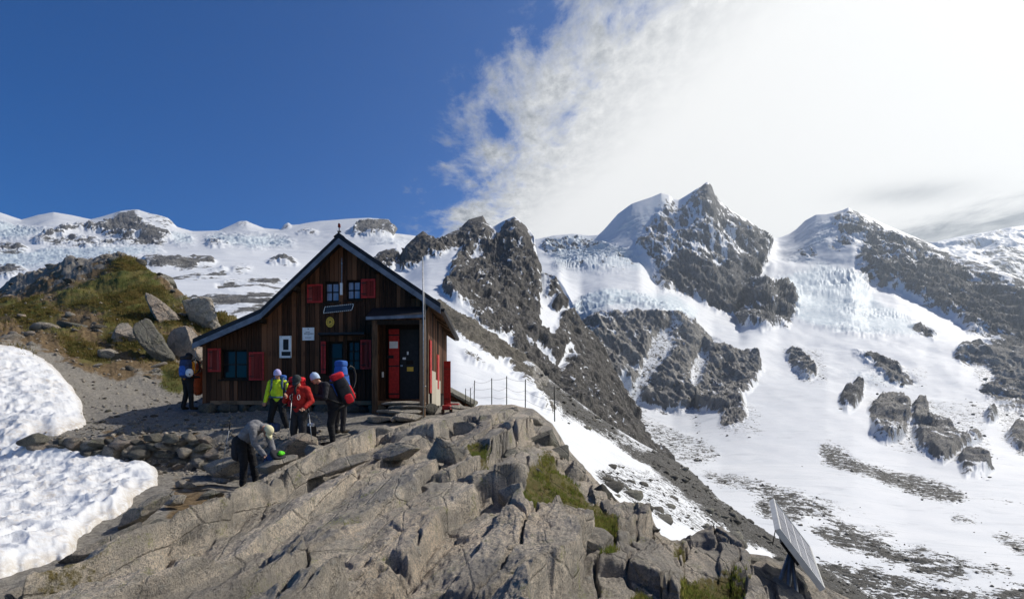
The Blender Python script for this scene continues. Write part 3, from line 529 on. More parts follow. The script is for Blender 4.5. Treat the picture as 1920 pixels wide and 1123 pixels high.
# --- rock: granite-gneiss with lichen
def mat_rock(name, tone=1.0, warm=1.0, lichen=0.5, attr=False):
    b = MB(name); v = b.coord('Object'); vf = b.coord('Object', (1.0, 0.35, 1.0), (0.1, 0.25, 0.3))
    n0 = b.noise(v, 0.55, 4, 0.6); n1 = b.noise(vf, 1.7, 8, 0.68, 0.7); n2 = b.noise(v, 9, 7, 0.7); n3 = b.noise(v, 48, 5, 0.75); n4 = b.noise(v, 160, 3, 0.7)
    a = tuple(x * tone for x in (0.10, 0.092, 0.08)); c2 = tuple(x * tone for x in (0.335 * warm, 0.30, 0.24))
    c = b.mix(b.ramp(n1, 0.32, 0.68), a, c2)
    c = b.mix(b.ramp(n0, 0.46, 0.66, 0, 0.6), c, tuple(x * tone for x in (0.345 * warm, 0.29, 0.215)))
    c = b.mix(b.ramp(n2, 0.52, 0.75, 0, 0.65), c, tuple(x * tone for x in (0.20, 0.21, 0.20)))
    c = b.mix(b.ramp(n3, 0.50, 0.60, 0, 0.75), c, tuple(x * tone for x in (0.065, 0.062, 0.056)))
    n5 = b.noise(v, 20, 6, 0.75); c = b.mix(b.ramp(n5, 0.50, 0.58, 0, 0.6), c, tuple(x * tone for x in (0.09, 0.085, 0.078)))
    c = b.mix(b.ramp(n4, 0.55, 0.66, 0, 0.6), c, tuple(x * min(tone, 1.3) for x in (0.50, 0.47, 0.42)))
    big = b.noise(v, 0.95, 7, 0.7, 0.5); c = b.mix(b.ramp(big, 0.51, 0.60, 0, 0.55), c, tuple(x * tone for x in (0.105, 0.10, 0.093)))
    lm = b.math('MULTIPLY', b.ramp(b.noise(v, 2.3, 6, 0.7), 0.54, 0.68), b.ramp(b.noise(v, 30, 4, 0.7), 0.42, 0.62))
    c = b.mix(b.math('MULTIPLY', lm, lichen), c, (0.30, 0.32, 0.085))
    dk = b.math('MULTIPLY', b.ramp(b.noise(v, 3.7, 7, 0.72), 0.57, 0.68), b.ramp(n2, 0.4, 0.6)); c = b.mix(b.math('MULTIPLY', dk, 0.7), c, (0.035, 0.034, 0.032))
    if attr:
        r, g, bb = b.attr('mask'); c = b.mix(b.math('MULTIPLY', bb, 0.45), c, tuple(x * tone for x in (0.10, 0.095, 0.088)))
        soil = b.ramp(b.math('ADD', r, b.math('MULTIPLY', b.math('SUBTRACT', n2, 0.5), 0.8)), 0.42, 0.58)
        c = b.mix(soil, c, b.mix(b.ramp(n2, 0.3, 0.7), (0.12, 0.13, 0.035), (0.22, 0.17, 0.07)))
    else:
        c = b.mix(b.math('MULTIPLY', b.rand(), 0.45), c, tuple(x * tone for x in (0.10, 0.097, 0.09)))
    h = b.math('ADD', b.math('MULTIPLY', n2, 0.45), b.math('MULTIPLY', n3, 0.35)); h = b.math('ADD', h, b.math('MULTIPLY', n4, 0.2))
    # thin joints in the stone
    jv = b.coord('Object', (1.0, 0.28, 0.8), (0.0, 0.2, 0.25)); cr = b.vor(jv, 1.9, 'DISTANCE_TO_EDGE'); crk = b.ramp(b.math('ADD', cr, b.math('MULTIPLY', b.math('SUBTRACT', n2, 0.5), 0.12)), 0.0, 0.03)
    h = b.math('ADD', h, b.math('MULTIPLY', crk, 0.5))
    return b.done(c, 0.9, b.bump(h, 1.0, 0.17), spec=0.2)
M_OUT = mat_rock('lichened_gneiss', 2.8, 1.04, 0.85, True)
M_ROCK = mat_rock('boulder_stone', 2.5, 1.03, 0.5)
M_ROCKT = mat_rock('tan_boulder_stone', 2.3, 1.14, 0.3)
M_DARK = mat_rock('dark_grey_stone', 0.85, 0.95, 0.25)
M_GREEN = mat_rock('greenish_grey_stone', 1.35, 0.9, 0.75)

O_LINES = [line([(-220, 1150, 7.5), (0, 1130, 7.5), (150, 1110, 8), (330, 1040, 10.5), (480, 950, 13), (600, 880, 15), (680, 845, 16.5), (790, 815, 18), (880, 790, 21), (1000, 800, 21), (1070, 990, 17), (1150, 1120, 14), (1260, 1200, 12), (1440, 1220, 12), (1560, 1300, 10), (1800, 1400, 9)]),
    line([(-220, 1130, 5.4), (0, 1108, 5.6), (100, 1082, 5.9), (150, 1062, 6.2), (230, 1022, 7.0), (330, 978, 8.2), (430, 930, 9.8), (480, 912, 10.5), (540, 878, 11.7), (600, 838, 12.8), (680, 806, 14), (740, 796, 14.8), (790, 788, 15.2), (870, 766, 16.6), (900, 758, 17), (960, 757, 17), (1000, 764, 16.6), (1035, 790, 15.5), (1070, 846, 13.5), (1100, 880, 12.2), (1150, 930, 10.5), (1200, 978, 9.8), (1260, 1016, 9), (1350, 1026, 9), (1440, 1038, 9.4), (1500, 1066, 9.0), (1560, 1100, 8.6), (1700, 1170, 7.5), (1800, 1210, 7)]),
    line([(-220, 1165, 4.8), (0, 1140, 4.95), (150, 1100, 5.4), (330, 1022, 6.5), (480, 960, 8), (600, 916, 8.8), (700, 884, 9.6), (800, 862, 10), (900, 856, 10.2), (960, 872, 9.6), (1010, 925, 8.6), (1080, 955, 8.4), (1150, 985, 8.0), (1260, 1056, 7.2), (1380, 1110, 7.0), (1440, 1135, 6.9), (1560, 1205, 6.5), (1800, 1330, 5.8)]),
    line([(-220, 1260), (500, 1250), (1000, 1250), (1250, 1270), (1400, 1420), (1800, 1560)], 3.7), line([(-220, 1700), (1200, 1700), (1800, 2200)], 2.0)]
OGRASS = [(0.95, [(975, 915), (1005, 890), (1060, 884), (1085, 910), (1105, 945), (1140, 960), (1150, 1000), (1140, 1050), (1118, 1010), (1080, 988), (1030, 992), (985, 975)]), (0.8, [(1128, 990), (1140, 970), (1165, 980), (1160, 1010), (1150, 1060), (1130, 1040)]), (0.75, [(868, 845), (885, 835), (915, 840), (915, 870), (890, 880)]),
          (0.7, [(905, 795), (960, 785), (1010, 790), (960, 800), (920, 805)]), (0.8, [(1250, 1040), (1285, 1050), (1290, 1080), (1262, 1070)]), (0.7, [(1280, 1100), (1340, 1105), (1400, 1123), (1400, 1200), (1260, 1200)]), (0.7, [(1185, 1110), (1210, 1095), (1220, 1140), (1190, 1150)]),
          (0.5, [(60, 1085), (150, 1060), (260, 1080), (200, 1110), (60, 1130)]), (0.6, [(1000, 860), (1040, 850), (1060, 880), (1010, 890)])]
OUT = {}
def outcrop():
    S = sheet(-220, 1800, 1000, O_LINES, 0.95, 2)
    X, Y, Z, PX, PY = S; z0 = np.zeros_like(X)
    w1 = fbm(X / 1.6, Y / 1.6, z0, 3, 0.5, 141); w2 = fbm(X / 1.6 + 7, Y / 1.6, z0, 3, 0.5, 143); w3 = fbm(X / 0.25, Y / 0.25, z0, 3, 0.6, 145)
    # joint-bounded slabs: long across the view axis, dipping to the left
    sh = 0.22 * (Y - 7)
    f1, f2, cid, da, db = voro((X - sh) / 0.95 + 0.55 * w1 + 0.02 * w3, Y / 2.9 + 0.35 * w2, 3)
    g1, g2, cid2, ea, eb = voro((X - sh) / 0.36 + 0.7 * w2 + 0.08 * w3, Y / 1.1 + 0.5 * w1, 11)
    e1 = f2 - f1; e2 = g2 - g1
    d = (0.22 * hr(cid, 1) + da * 0.95 * (0.26 + 0.22 * hr(cid, 2)) + db * 2.9 * 0.07 * hr(cid, 3)) * smooth(0, 0.085, e1)
    d -= 0.2 * np.exp(-(e1 / 0.035) ** 2) * (0.55 + 0.45 * w1)
    lc = vnoise((X - sh) / 0.55 + 0.9 * w1, Y / 3.4 + 0.3 * w2, z0, 157) + 0.06 * w3; d -= 0.17 * np.exp(-(lc / 0.032) ** 2) * smooth(-0.3, 0.3, w2 + 0.1)
    lvl2 = smooth(-0.25, 0.35, fbm(X / 1.3, Y / 1.8, z0, 2, 0.5, 148))
    d += lvl2 * ((0.06 * hr(cid2, 1) + ea * 0.36 * 0.2 * hr(cid2, 2)) * smooth(0, 0.14, e2) - 0.05 * np.exp(-(e2 / 0.06) ** 2))
    d += fbm(X / 0.9, Y / 1.6, z0, 4, 0.5, 147) * 0.11 + fbm(X / 0.2, Y / 0.55, z0, 4, 0.65, 149, True) * 0.034 + fbm(X / 0.055, Y / 0.08, z0, 3, 0.65, 151) * 0.013
    d = d * (0.5 + 0.5 * smooth(16.5, 10, Y))
    cr = np.argmin(PY, axis=0)[None, :]; rr = np.arange(X.shape[0])[:, None] - cr; fade = 0.12 + 0.88 * smooth(0, 24, rr)
    gx = 7 * fbm(PX / 22, PY / 18, z0, 3, 0.6, 153); GR = sample(chart(OGRASS, 4), PX + gx, PY + 0.7 * gx)
    d = d * (1 - 0.75 * smooth(0.3, 0.8, GR)) + smooth(0.3, 0.8, GR) * 0.05 * fbm(X / 0.3, Y / 0.3, z0, 3, 0.5, 155)
    Z = Z + d * fade
    me = fast_mesh('rock_outcrop', np.stack([X, Y, Z], -1), grid_faces(*X.shape)); set_attr(me, 'mask', np.stack([GR, np.exp(-(e1 / 0.05) ** 2), 0.5 + 0.5 * hr(cid, 7)], -1))
    o = link('rock_outcrop', me, M_OUT, smooth=True); tag(o, kind='structure')
    TER['rock_outcrop'] = (o, X, Y, Z, GR, e1, e2, PX, PY)
    return o
OUTCROP = outcrop()
bpy.context.view_layer.update()
def drop(x, y, objs=None, top=60.0):
    best = None
    for o in (objs or (GROUND, OUTCROP)):
        ok, loc, nor, _ = o.ray_cast(Vector((x, y, top)), Vector((0, 0, -1)))
        if ok and (best is None or loc.z > best[0]): best = (loc.z, nor.copy())
    return best if best else (-2.0, Vector((0, 0, 1)))
def hit(px, py, objs):
    d = Vector(((px - CX) / F, 1.0, (HY - py) / F)); best = None
    for o in objs:
        ok, loc, nor, _ = o.ray_cast(Vector((0, 0, 0)), d.normalized())
        if ok and (best is None or loc.y < best[0].y): best = (loc.copy(), nor.copy())
    return best
def at(px, py, D): return Vector(((px - CX) / F * D, D, (HY - py) / F * D))

# --- stones and boulders: fractured lumps with flat joint faces
_ico = {}
def ico(sub):
    if sub not in _ico:
        bm = bmesh.new(); bmesh.ops.create_icosphere(bm, subdivisions=sub, radius=1.0)
        _ico[sub] = (np.array([v.co[:] for v in bm.verts]), np.array([[v.index for v in f.verts] for f in bm.faces])); bm.free()
    return _ico[sub]
def rock_mesh(name, seed, dims=(1, 1, 1), sub=3, cuts=9, rough=0.05, mat=None, lo=0.45, hi=0.85, flat=False):
    r = np.random.RandomState(seed); V, Fc = ico(sub); V = V.copy()
    V *= (1 + 0.18 * fbm(V[:, 0] * 1.3, V[:, 1] * 1.3, V[:, 2] * 1.3, 2, 0.5, seed % 50))[:, None]
    for _ in range(cuts):
        n = r.normal(size=3); n /= np.linalg.norm(n); d = r.uniform(lo, hi); s = V @ n - d
        V -= np.outer(np.maximum(s, 0), n) * 0.97
    V *= np.array(dims)[None, :]; k = float(np.mean(dims))
    if rough and sub >= 3:
        U = V / k; nn = V / (np.linalg.norm(V, axis=1, keepdims=True) + 1e-6)
        V += nn * k * (rough * fbm(U[:, 0] * 2.2, U[:, 1] * 2.2, U[:, 2] * 2.2, 5, 0.6, seed % 40) + rough * 0.5 * fbm(U[:, 0] * 7, U[:, 1] * 7, U[:, 2] * 7, 3, 0.6, seed % 40 + 3, True))[:, None]
    me = fast_mesh(name, V, None, Fc)
    if mat: me.materials.append(mat)
    if not flat: me.polygons.foreach_set('use_smooth', np.ones(len(Fc), dtype=bool))
    return me
def put_rock(name, px, py, D, w, h, seed, mat, depth=None, tilt=(0, 0, 0), sub=4, cuts=13, parent=None, rough=0.05, lo=0.4, hi=0.75):
    """a boulder whose middle is seen at px,py at distance D, w x h photo pixels large"""
    s = D / F; q = 0.56 if parent is None else 0.62; dims = (w * s * q, (depth if depth else 0.7 * w) * s * q, h * s * q)
    me = rock_mesh(name, seed, dims, sub, cuts, rough, mat, lo, hi)
    o = link(name, me, None, parent); o.location = at(px, py, D); o.rotation_euler = tilt
    return o

BO = [  # px, py, D, w, h, depth, tilt(y), mat, seed, label
    (231, 524, 37.5, 52, 26, 40, 0.12, M_ROCKT, 11, 'flat tan boulder half sunk in grass high on the hill'),
    (308, 586, 30, 92, 38, 60, 0.72, M_ROCKT, 12, 'long tan slab leaning steeply down the grassy hillside'),
    (243, 634, 25.5, 46, 56, 45, 0.2, M_ROCKT, 13, 'upright tan boulder beside the greenish slab on the hill'),
    (293, 652, 24.5, 50, 96, 50, -0.5, M_GREEN, 14, 'big greenish grey slab leaning above the gravel path'),
    (352, 668, 25.5, 86, 96, 70, 0.25, M_ROCKT, 15, 'large pale tan boulder behind the left corner of the hut'),
    (378, 592, 31, 70, 60, 60, 0.1, M_ROCK, 16, 'grey craggy boulder on the hill just left of the hut roof'),
    (318, 532, 36.5, 46, 22, 40, 0.6, M_GREEN, 17, 'narrow dark slab along the right shoulder of the hill'),
    (64, 547, 40, 30, 22, 25, 0.0, M_GREEN, 18, 'pale green boulder at the left edge of the hill slope'),
    (97, 531, 41, 36, 20, 25, 0.2, M_ROCK, 19, 'grey boulder below the bare crest of the hill'),
    (114, 517, 41, 16, 14, 14, 0, M_ROCKT, 20, 'small pale boulder on the scree near the hill crest'),
    (115, 499, 42, 15, 12, 14, 0.3, M_ROCKT, 21, 'small tilted boulder on the hill crest'),
    (183, 487, 41, 24, 14, 18, -0.2, M_GREEN, 22, 'flat grey-green boulder on the very top of the hill'),
    (203, 489, 41, 12, 10, 10, 0, M_ROCK, 23, 'small grey boulder right of the flat boulder on the hilltop'),
    (197, 578, 33, 24, 15, 18, 0.1, M_ROCK, 24, 'pinkish grey boulder in the grass in mid slope'),
    (21, 611, 30, 38, 24, 30, 0.5, M_GREEN, 25, 'tilted green-grey boulder in brown grass at the left edge'),
    (8, 645, 24, 34, 30, 30, 0, M_DARK, 26, 'dark boulder just above the upper snow patch'),
    (402, 612, 29, 30, 20, 24, 0.4, M_ROCK, 27, 'grey stone poking out of the slope behind the hut eave'),
    (262, 495, 38.5, 34, 16, 24, 0.3, M_DARK, 28, 'dark jagged rock at the end of the hilltop'),
]
for (px, py, D, w, h, dp, ty, mt, sd, lb) in BO:
    o = put_rock('boulder', px, py, D, w, h, sd, mt, dp, (0.15 * math.sin(sd), ty, 0.4 * math.cos(sd * 1.7)), 5, 10, None, 0.09, 0.42, 0.85); tag(o, lb, 'boulder', 'boulders on the hill')
# three crags that carry the outcrop towards the drop, each a child of the outcrop
OB = [(835, 850, 9.9, 105, 58, 70, 0.05, M_ROCK, 31), (880, 815, 12.8, 80, 50, 50, 0.1, M_ROCK, 32), (915, 870, 10.6, 46, 36, 30, -0.3, M_ROCK, 33), (1022, 835, 12.8, 66, 78, 60, 0.5, M_GREEN, 34), (1050, 862, 11.8, 54, 60, 50, 0.3, M_GREEN, 35), (990, 800, 14.8, 80, 46, 60, 0.15, M_ROCK, 36),
      (940, 780, 16, 90, 30, 60, -0.1, M_ROCK, 37), (1078, 900, 10.8, 50, 70, 40, 0.3, M_ROCK, 38), (1125, 932, 10.0, 62, 54, 46, 0.25, M_DARK, 39), (1205, 1000, 8.8, 62, 64, 50, 0.1, M_DARK, 40), (1150, 975, 9.0, 34, 64, 30, 0.1, M_ROCK, 41), (1165, 1050, 7.6, 60, 66, 40, 0.1, M_ROCK, 42),
      (1236, 1078, 6.9, 88, 110, 60, 0.12, M_ROCK, 43), (1310, 1066, 7.6, 66, 90, 50, -0.05, M_GREEN, 44), (1362, 1076, 7.9, 66, 70, 50, 0.1, M_GREEN, 45), (960, 860, 10.4, 64, 44, 40, 0.4, M_GREEN, 46), (1000, 890, 9.6, 50, 40, 30, 0.2, M_DARK, 47), (1280, 1030, 8.8, 60, 24, 30, 0.2, M_DARK, 48), (1415, 1058, 8.8, 80, 34, 40, 0.2, M_GREEN, 49),
      (600, 846, 12.3, 84, 30, 60, 0.0, M_ROCK, 50), (660, 838, 12.2, 90, 30, 60, -0.15, M_ROCK, 51), (700, 812, 13.4, 96, 26, 60, -0.1, M_ROCK, 52), (520, 872, 11.2, 96, 26, 60, -0.35, M_ROCK, 53), (548, 838, 12.9, 90, 40, 60, -0.1, M_ROCKT, 54), (420, 872, 12.4, 120, 36, 60, -0.25, M_ROCK, 55), (740, 852, 10.8, 100, 34, 60, -0.15, M_ROCK, 56),
      (780, 812, 12.8, 70, 30, 50, 0.1, M_ROCK, 57), (640, 872, 10.2, 110, 30, 60, -0.3, M_ROCK, 58), (1090, 1060, 6.6, 150, 110, 80, 0.1, M_ROCK, 59), (960, 940, 8.2, 70, 90, 60, 0.25, M_ROCK, 60), (470, 925, 10.0, 60, 20, 40, -0.3, M_ROCK, 61), (352, 912, 11.2, 44, 20, 30, 0.1, M_ROCK, 62), (392, 930, 10.4, 40, 18, 30, -0.2, M_GREEN, 63), (330, 940, 9.6, 46, 20, 30, 0.1, M_ROCK, 64), (415, 902, 11.6, 36, 16, 30, 0.1, M_ROCKT, 65), (372, 952, 9.4, 34, 14, 26, 0.2, M_ROCKT, 66), (262, 966, 8.7, 120, 34, 80, -0.5, M_ROCK, 67), (196, 1022, 7.3, 130, 32, 70, -0.42, M_ROCK, 68), (300, 985, 8.2, 60, 26, 40, -0.2, M_GREEN, 69)]
for (px, py, D, w, h, dp, ty, mt, sd) in OB:
    o = put_rock('rock_block', px, py, D, w, h, sd, mt, dp, (0.2 * math.sin(sd * 2.1), ty, 0.5 * math.cos(sd * 1.3)), 5 if D < 11 else 4, 14, OUTCROP, 0.06, 0.4, 0.75)
# --- dry stone wall holding up the gravel terrace
def stone_wall():
    w = empty('dry_stone_wall', at(240, 876, 13.6)); tag(w, 'low dry stone wall of loose grey stones between snow patch and gravel terrace', 'stone wall')
    r = random.Random(5); base = w.location.copy()
    prot = [rock_mesh('stone', 200 + i, (1, 0.8, 0.62), 3, 13, 0.05, [M_ROCK, M_GREEN, M_ROCK, M_ROCKT, M_GREEN, M_ROCKT][i % 6], 0.42, 0.75) for i in range(12)]
    def st(px, py, wd, D):
        o = link('stone', prot[r.randrange(12)], None, w); s = wd * 0.62 * D / F
        o.location = at(px, py + 3, D) - base; o.scale = (s * r.uniform(0.9, 1.2), s * 1.1, s * r.uniform(0.75, 1.05)); o.rotation_euler = (r.uniform(-.3, .3), r.uniform(-.3, .3), r.uniform(0, 6.3))
    for (x0, x1, y, sz) in ((60, 180, 836, 30), (150, 250, 846, 30), (240, 385, 864, 30), (245, 388, 849, 28), (235, 392, 835, 28), (225, 390, 822, 26), (110, 240, 826, 24), (300, 375, 874, 26)):
        x = x0
        while x < x1:
            q = sz * r.uniform(0.7, 1.35); st(x + q / 2, y + r.uniform(-4, 4), q * 1.12, 13.75 + r.uniform(-.12, .12) - (y - 822) * 0.006); x += q * 0.86
    for px, py, q in ((64, 820, 44), (135, 828, 34), (232, 828, 48), (320, 822, 34), (352, 816, 30), (366, 826, 26), (285, 818, 34)): st(px, py, q, 13.7)
stone_wall()

# --- loose stones on the gravel, on the moraine and over the valley scree
def scatter(parent, cnt, pts, smin, smax, seed, mats, flat=False):
    r = random.Random(seed); prot = [rock_mesh('stone', 300 + seed * 10 + i, (1, 0.85, 0.6), 2, 8, 0, mats[i % len(mats)], 0.45, 0.85, True) for i in range(8)]
    for (p, k) in pts[:cnt]:
        o = link('stone', prot[r.randrange(8)], None, parent); o.location = p; s = r.uniform(smin, smax) * k
        o.scale = (s * r.uniform(0.8, 1.3), s, s * r.uniform(0.6, 1.0)); o.rotation_euler = (r.uniform(-.4, .4), r.uniform(-.4, .4), r.uniform(0, 6.3))
r_ = np.random.RandomState(3)
def stones_ground():
    _, X, Y, Z, R, G, B, PX, PY = TER['ground']; pts = []
    ok = np.argwhere((Y < 44) & (Y > 12.4) & (PX > -20) & (PX < 520) & (R < 0.6)); ok = ok[r_.permutation(len(ok))]
    for i, j in ok[:290]: pts.append(((X[i, j], Y[i, j], Z[i, j] + 0.01), 1 + (Y[i, j] > 22) * (1.2 + 5.5 * r_.rand() ** 4)))
    scatter(GROUND, 290, pts, 0.04, 0.12, 1, [M_ROCK, M_DARK, M_GREEN, M_ROCKT])
stones_ground()
def stones_moraine():
    o, X, Y, Z, R, G, B, PX, PY = TER['moraine_slope']; pts = []
    ok = np.argwhere((B > 0.15) & (PX > 1000) & (PY < 1120)); ok = ok[r_.permutation(len(ok))]
    for i, j in ok[:270]: pts.append(((X[i, j], Y[i, j], Z[i, j]), (0.5 + 2.2 * r_.rand() ** 4) * (1 if B[i, j] < 0.7 else 1.2)))
    for (px, py, k) in ((1376, 968, 4.6), (1372, 1010, 2.6), (1385, 1018, 2.2), (1420, 1004, 2.6), (1440, 1016, 3)):
        h = hit(px, py, [o])
        if h: pts.insert(0, (h[0][:], k))
    scatter(o, 275, pts, 0.28, 0.5, 2, [M_DARK, M_DARK, M_GREEN])
stones_moraine()
def low_rocks(name, centers, sizes, mat, parent, seed):
    V0, F0 = ico(1); rr = np.random.RandomState(seed); n = len(centers)
    V = np.empty((n, len(V0), 3)); 
    jit = 1 + 0.3 * rr.randn(n, len(V0)); ang = rr.rand(n) * 6.28; sc = sizes[:, None] * np.stack([rr.uniform(.7, 1.4, n), rr.uniform(.7, 1.3, n), rr.uniform(.4, .85, n)], -1)
    P = V0[None] * jit[..., None] * sc[:, None, :]; c, s = np.cos(ang)[:, None], np.sin(ang)[:, None]
    V[..., 0] = P[..., 0] * c - P[..., 1] * s; V[..., 1] = P[..., 0] * s + P[..., 1] * c; V[..., 2] = P[..., 2]
    V += centers[:, None, :]; Fc = (F0[None] + (np.arange(n) * len(V0))[:, None, None]).reshape(-1, 3)
    o = link(name, fast_mesh(name, V, None, Fc), mat); tag(o, None, None, None, 'stuff'); return o
def rubble():
    _, X, Y, Z, R, G, B, PX, PY = TER['mountain_terrain']
    w = smooth(0.08, 0.7, B) + 0.25 * smooth(0.05, 0.3, R) * (R < 0.5) * (Y < 1250); w = w * (Y < 1200) + 0.0; w[(Y < 700) & (PX > 1250)] += 0.0035
    p = (w / Y ** 0.5).ravel(); p /= p.sum(); idx = r_.choice(p.size, 5200, p=p)
    C = np.stack([X.ravel()[idx], Y.ravel()[idx], Z.ravel()[idx]], -1) + r_.randn(5200, 3) * [2, 6, 0]; sz = np.clip(Y.ravel()[idx] / F * (1.0 + 3.2 * r_.rand(5200) ** 5), 0.2, 8)
    C[:, 2] -= 0.1 * sz
    tag(low_rocks('scree_rubble', C, sz, M_DARK, None, 5), 'loose dark rubble strewn over the snowy valley floor', 'scree')
    _, X, Y, Z, R, G, B, PX, PY = TER['moraine_slope']; w = smooth(0.1, 0.9, B) + 0.3 * smooth(0.2, 0.8, R); p = (w / Y ** 1.0).ravel(); p /= p.sum(); idx = r_.choice(p.size, 3200, p=p)
    C = np.stack([X.ravel()[idx], Y.ravel()[idx], Z.ravel()[idx]], -1); sz = Y.ravel()[idx] / F * (1.2 + 3 * r_.rand(3200) ** 4)
    tag(low_rocks('moraine_rubble', C, sz, M_DARK, None, 6), 'dark rubble along the moraine crest right of the hut', 'scree')
    _, X, Y, Z, R, G, B, PX, PY = TER['ground']; w = (Y > 12.6) * (Y < 45) * (PX < 620) * (PX > -60) * (1 - 0.8 * smooth(0.3, 0.8, R)); p = (w / Y).ravel(); p /= p.sum(); idx = r_.choice(p.size, 5200, p=p)
    C = np.stack([X.ravel()[idx], Y.ravel()[idx], Z.ravel()[idx]], -1) + r_.randn(5200, 3) * [0.05, 0.15, 0]; sz = 0.012 + 0.05 * r_.rand(5200) ** 3 + 0.03 * (Y.ravel()[idx] > 22) * r_.rand(5200)
    tag(low_rocks('gravel', C, sz, M_ROCK, None, 7), 'fine grey gravel and pebbles on the terrace and path', 'gravel')
rubble()

# --- grass
def grass(name, key, polyscale, cnt, hmin, hmax, wd, blades, sel, seed, label, cols):
    o, X, Y, Z, R, G, B, PX, PY = TER[key]; rr = np.random.RandomState(seed)
    w = smooth(0.3, 0.75, R) * sel(PX, PY, Y); w = w * (0.04 + smooth(-0.15, 0.3, fbm(X / polyscale, Y / polyscale, Z * 0, 3, 0.6, seed))); p = w.ravel(); p = p / p.sum(); idx = rr.choice(p.size, cnt, p=p)
    C = np.stack([X.ravel()[idx], Y.ravel()[idx], Z.ravel()[idx]], -1) + rr.randn(cnt, 3) * [wd * 3, wd * 6, 0.0]
    C = np.repeat(C, blades, 0); n = len(C); a = rr.rand(n) * 6.28; h = rr.uniform(hmin, hmax, n); lean = rr.uniform(0.15, 0.9, n) * h; off = rr.randn(n, 2) * wd * 1.5
    C[:, :2] += off; dx, dy = np.cos(a), np.sin(a); px_, py_ = -dy * wd / 2, dx * wd / 2
    V = np.empty((n, 5, 3)); z_ = C[:, 2] - 0.02
    V[:, 0] = np.stack([C[:, 0] - px_, C[:, 1] - py_, z_], -1); V[:, 1] = np.stack([C[:, 0] + px_, C[:, 1] + py_, z_], -1)
    mx, my = C[:, 0] + dx * lean * 0.35, C[:, 1] + dy * lean * 0.35
    V[:, 2] = np.stack([mx + px_ * .7, my + py_ * .7, z_ + h * 0.62], -1); V[:, 3] = np.stack([mx - px_ * .7, my - py_ * .7, z_ + h * 0.62], -1); V[:, 4] = np.stack([C[:, 0] + dx * lean, C[:, 1] + dy * lean, z_ + h], -1)
    b0 = (np.arange(n) * 5)[:, None]; Fq = np.concatenate([b0 + np.array([[0, 1, 2, 3]])], 0); Ft = b0 + np.array([[3, 2, 4]])
    me = fast_mesh(name, V, Fq, Ft)
    b = MB(name + '_blades'); v = b.coord('Object'); n1 = b.noise(v, 1.3, 4, 0.6); n2 = b.noise(v, 14, 3, 0.6)
    c = b.mix(b.ramp(n1, 0.38, 0.62), cols[0], cols[1]); c = b.mix(b.ramp(n2, 0.45, 0.75), c, cols[2])
    m_ = b.done(c, 0.8, spec=0.15); tl = b.N.new('ShaderNodeBsdfTranslucent'); b.L.new(c, tl.inputs['Color']); ms = b.N.new('ShaderNodeMixShader'); ms.inputs[0].default_value = 0.45; b.L.new(b.bsdf.outputs[0], ms.inputs[1]); b.L.new(tl.outputs[0], ms.inputs[2]); b.L.new(ms.outputs[0], b.N['Material Output'].inputs['Surface'])
    g = link(name, me, m_); tag(g, label, 'grass', None, 'stuff')
grass('hill_grass', 'ground', 2.2, 30000, 0.05, 0.15, 0.02, 4, lambda px, py, y: (px > -40) * (px < 500) * (y > 19.5), 161, 'green and straw-coloured grass tufts covering the hillside', ((0.10, 0.11, 0.028), (0.20, 0.16, 0.05), (0.27, 0.165, 0.075)))
grass('ledge_grass', 'rock_outcrop', 0.6, 5200, 0.03, 0.085, 0.007, 9, lambda px, py, y: (px > 800) * (px < 1500) * (y < 17.5), 163, 'short green grass growing on ledges between the outcrop rocks', ((0.15, 0.20, 0.04), (0.22, 0.23, 0.055), (0.28, 0.20, 0.08)))
# ------------------------------------------------------------------ the hut
def mat_wood(name, dark, mid, light, redness=0.0):
    b = MB(name); v = b.coord('Object', (9, 9, 0.7)); rn = b.rand(); n = b.noise(v, 2.2, 7, 0.7, 0.4); n2 = b.noise(b.coord('Object', (30, 30, 1.2)), 3, 5, 0.7); n3 = b.noise(b.coord('Object'), 1.4, 4, 0.6)
    c = b.mix(b.ramp(n, 0.3, 0.7), dark, mid); c = b.mix(b.ramp(rn, 0.45, 0.95), c, light); c = b.mix(b.ramp(b.math('MULTIPLY', n2, b.ramp(n3, 0.3, 0.7)), 0.3, 0.6, 0, 0.75), c, dark)
    return b.done(c, 0.85, b.bump(b.math('ADD', n, n2), 0.5, 0.01), spec=0.2)
M_WOOD = mat_wood('weathered_larch_boards', (0.010, 0.007, 0.005), (0.07, 0.031, 0.017), (0.17, 0.075, 0.038))
M_POST = mat_wood('porch_post_timber', (0.03, 0.018, 0.011), (0.13, 0.075, 0.043), (0.24, 0.15, 0.09))
M_DARKW = mat_wood('dark_stained_timber', (0.008, 0.006, 0.005), (0.022, 0.016, 0.012), (0.035, 0.026, 0.02))
M_RED = mat_wood('faded_red_paint', (0.11, 0.014, 0.012), (0.22, 0.024, 0.020), (0.27, 0.06, 0.05))
M_REDB = plain('bright_red_paint', (0.36, 0.022, 0.018), 0.6, 0, 0.35, 14)
M_ROOF = plain('dark_roof_sheet', (0.022, 0.022, 0.026), 0.6, 0.2, 0.4, 6)
M_FASC = plain('grey_metal_verge', (0.16, 0.17, 0.20), 0.55, 0.3, 0.3, 5)
M_WHITE = plain('white_enamel', (0.72, 0.73, 0.74), 0.45, 0, 0.08, 8)
M_BLACK = plain('black_paint', (0.012, 0.012, 0.013), 0.6, 0, 0.4, 12)
M_YEL = plain('yellow_enamel', (0.62, 0.40, 0.05), 0.5, 0, 0.15, 10)
M_STEEL = plain('galvanised_steel', (0.34, 0.35, 0.36), 0.45, 0.7, 0.25, 12)
M_PLY = mat_wood('pale_plywood', (0.30, 0.27, 0.22), (0.42, 0.38, 0.31), (0.48, 0.45, 0.38))
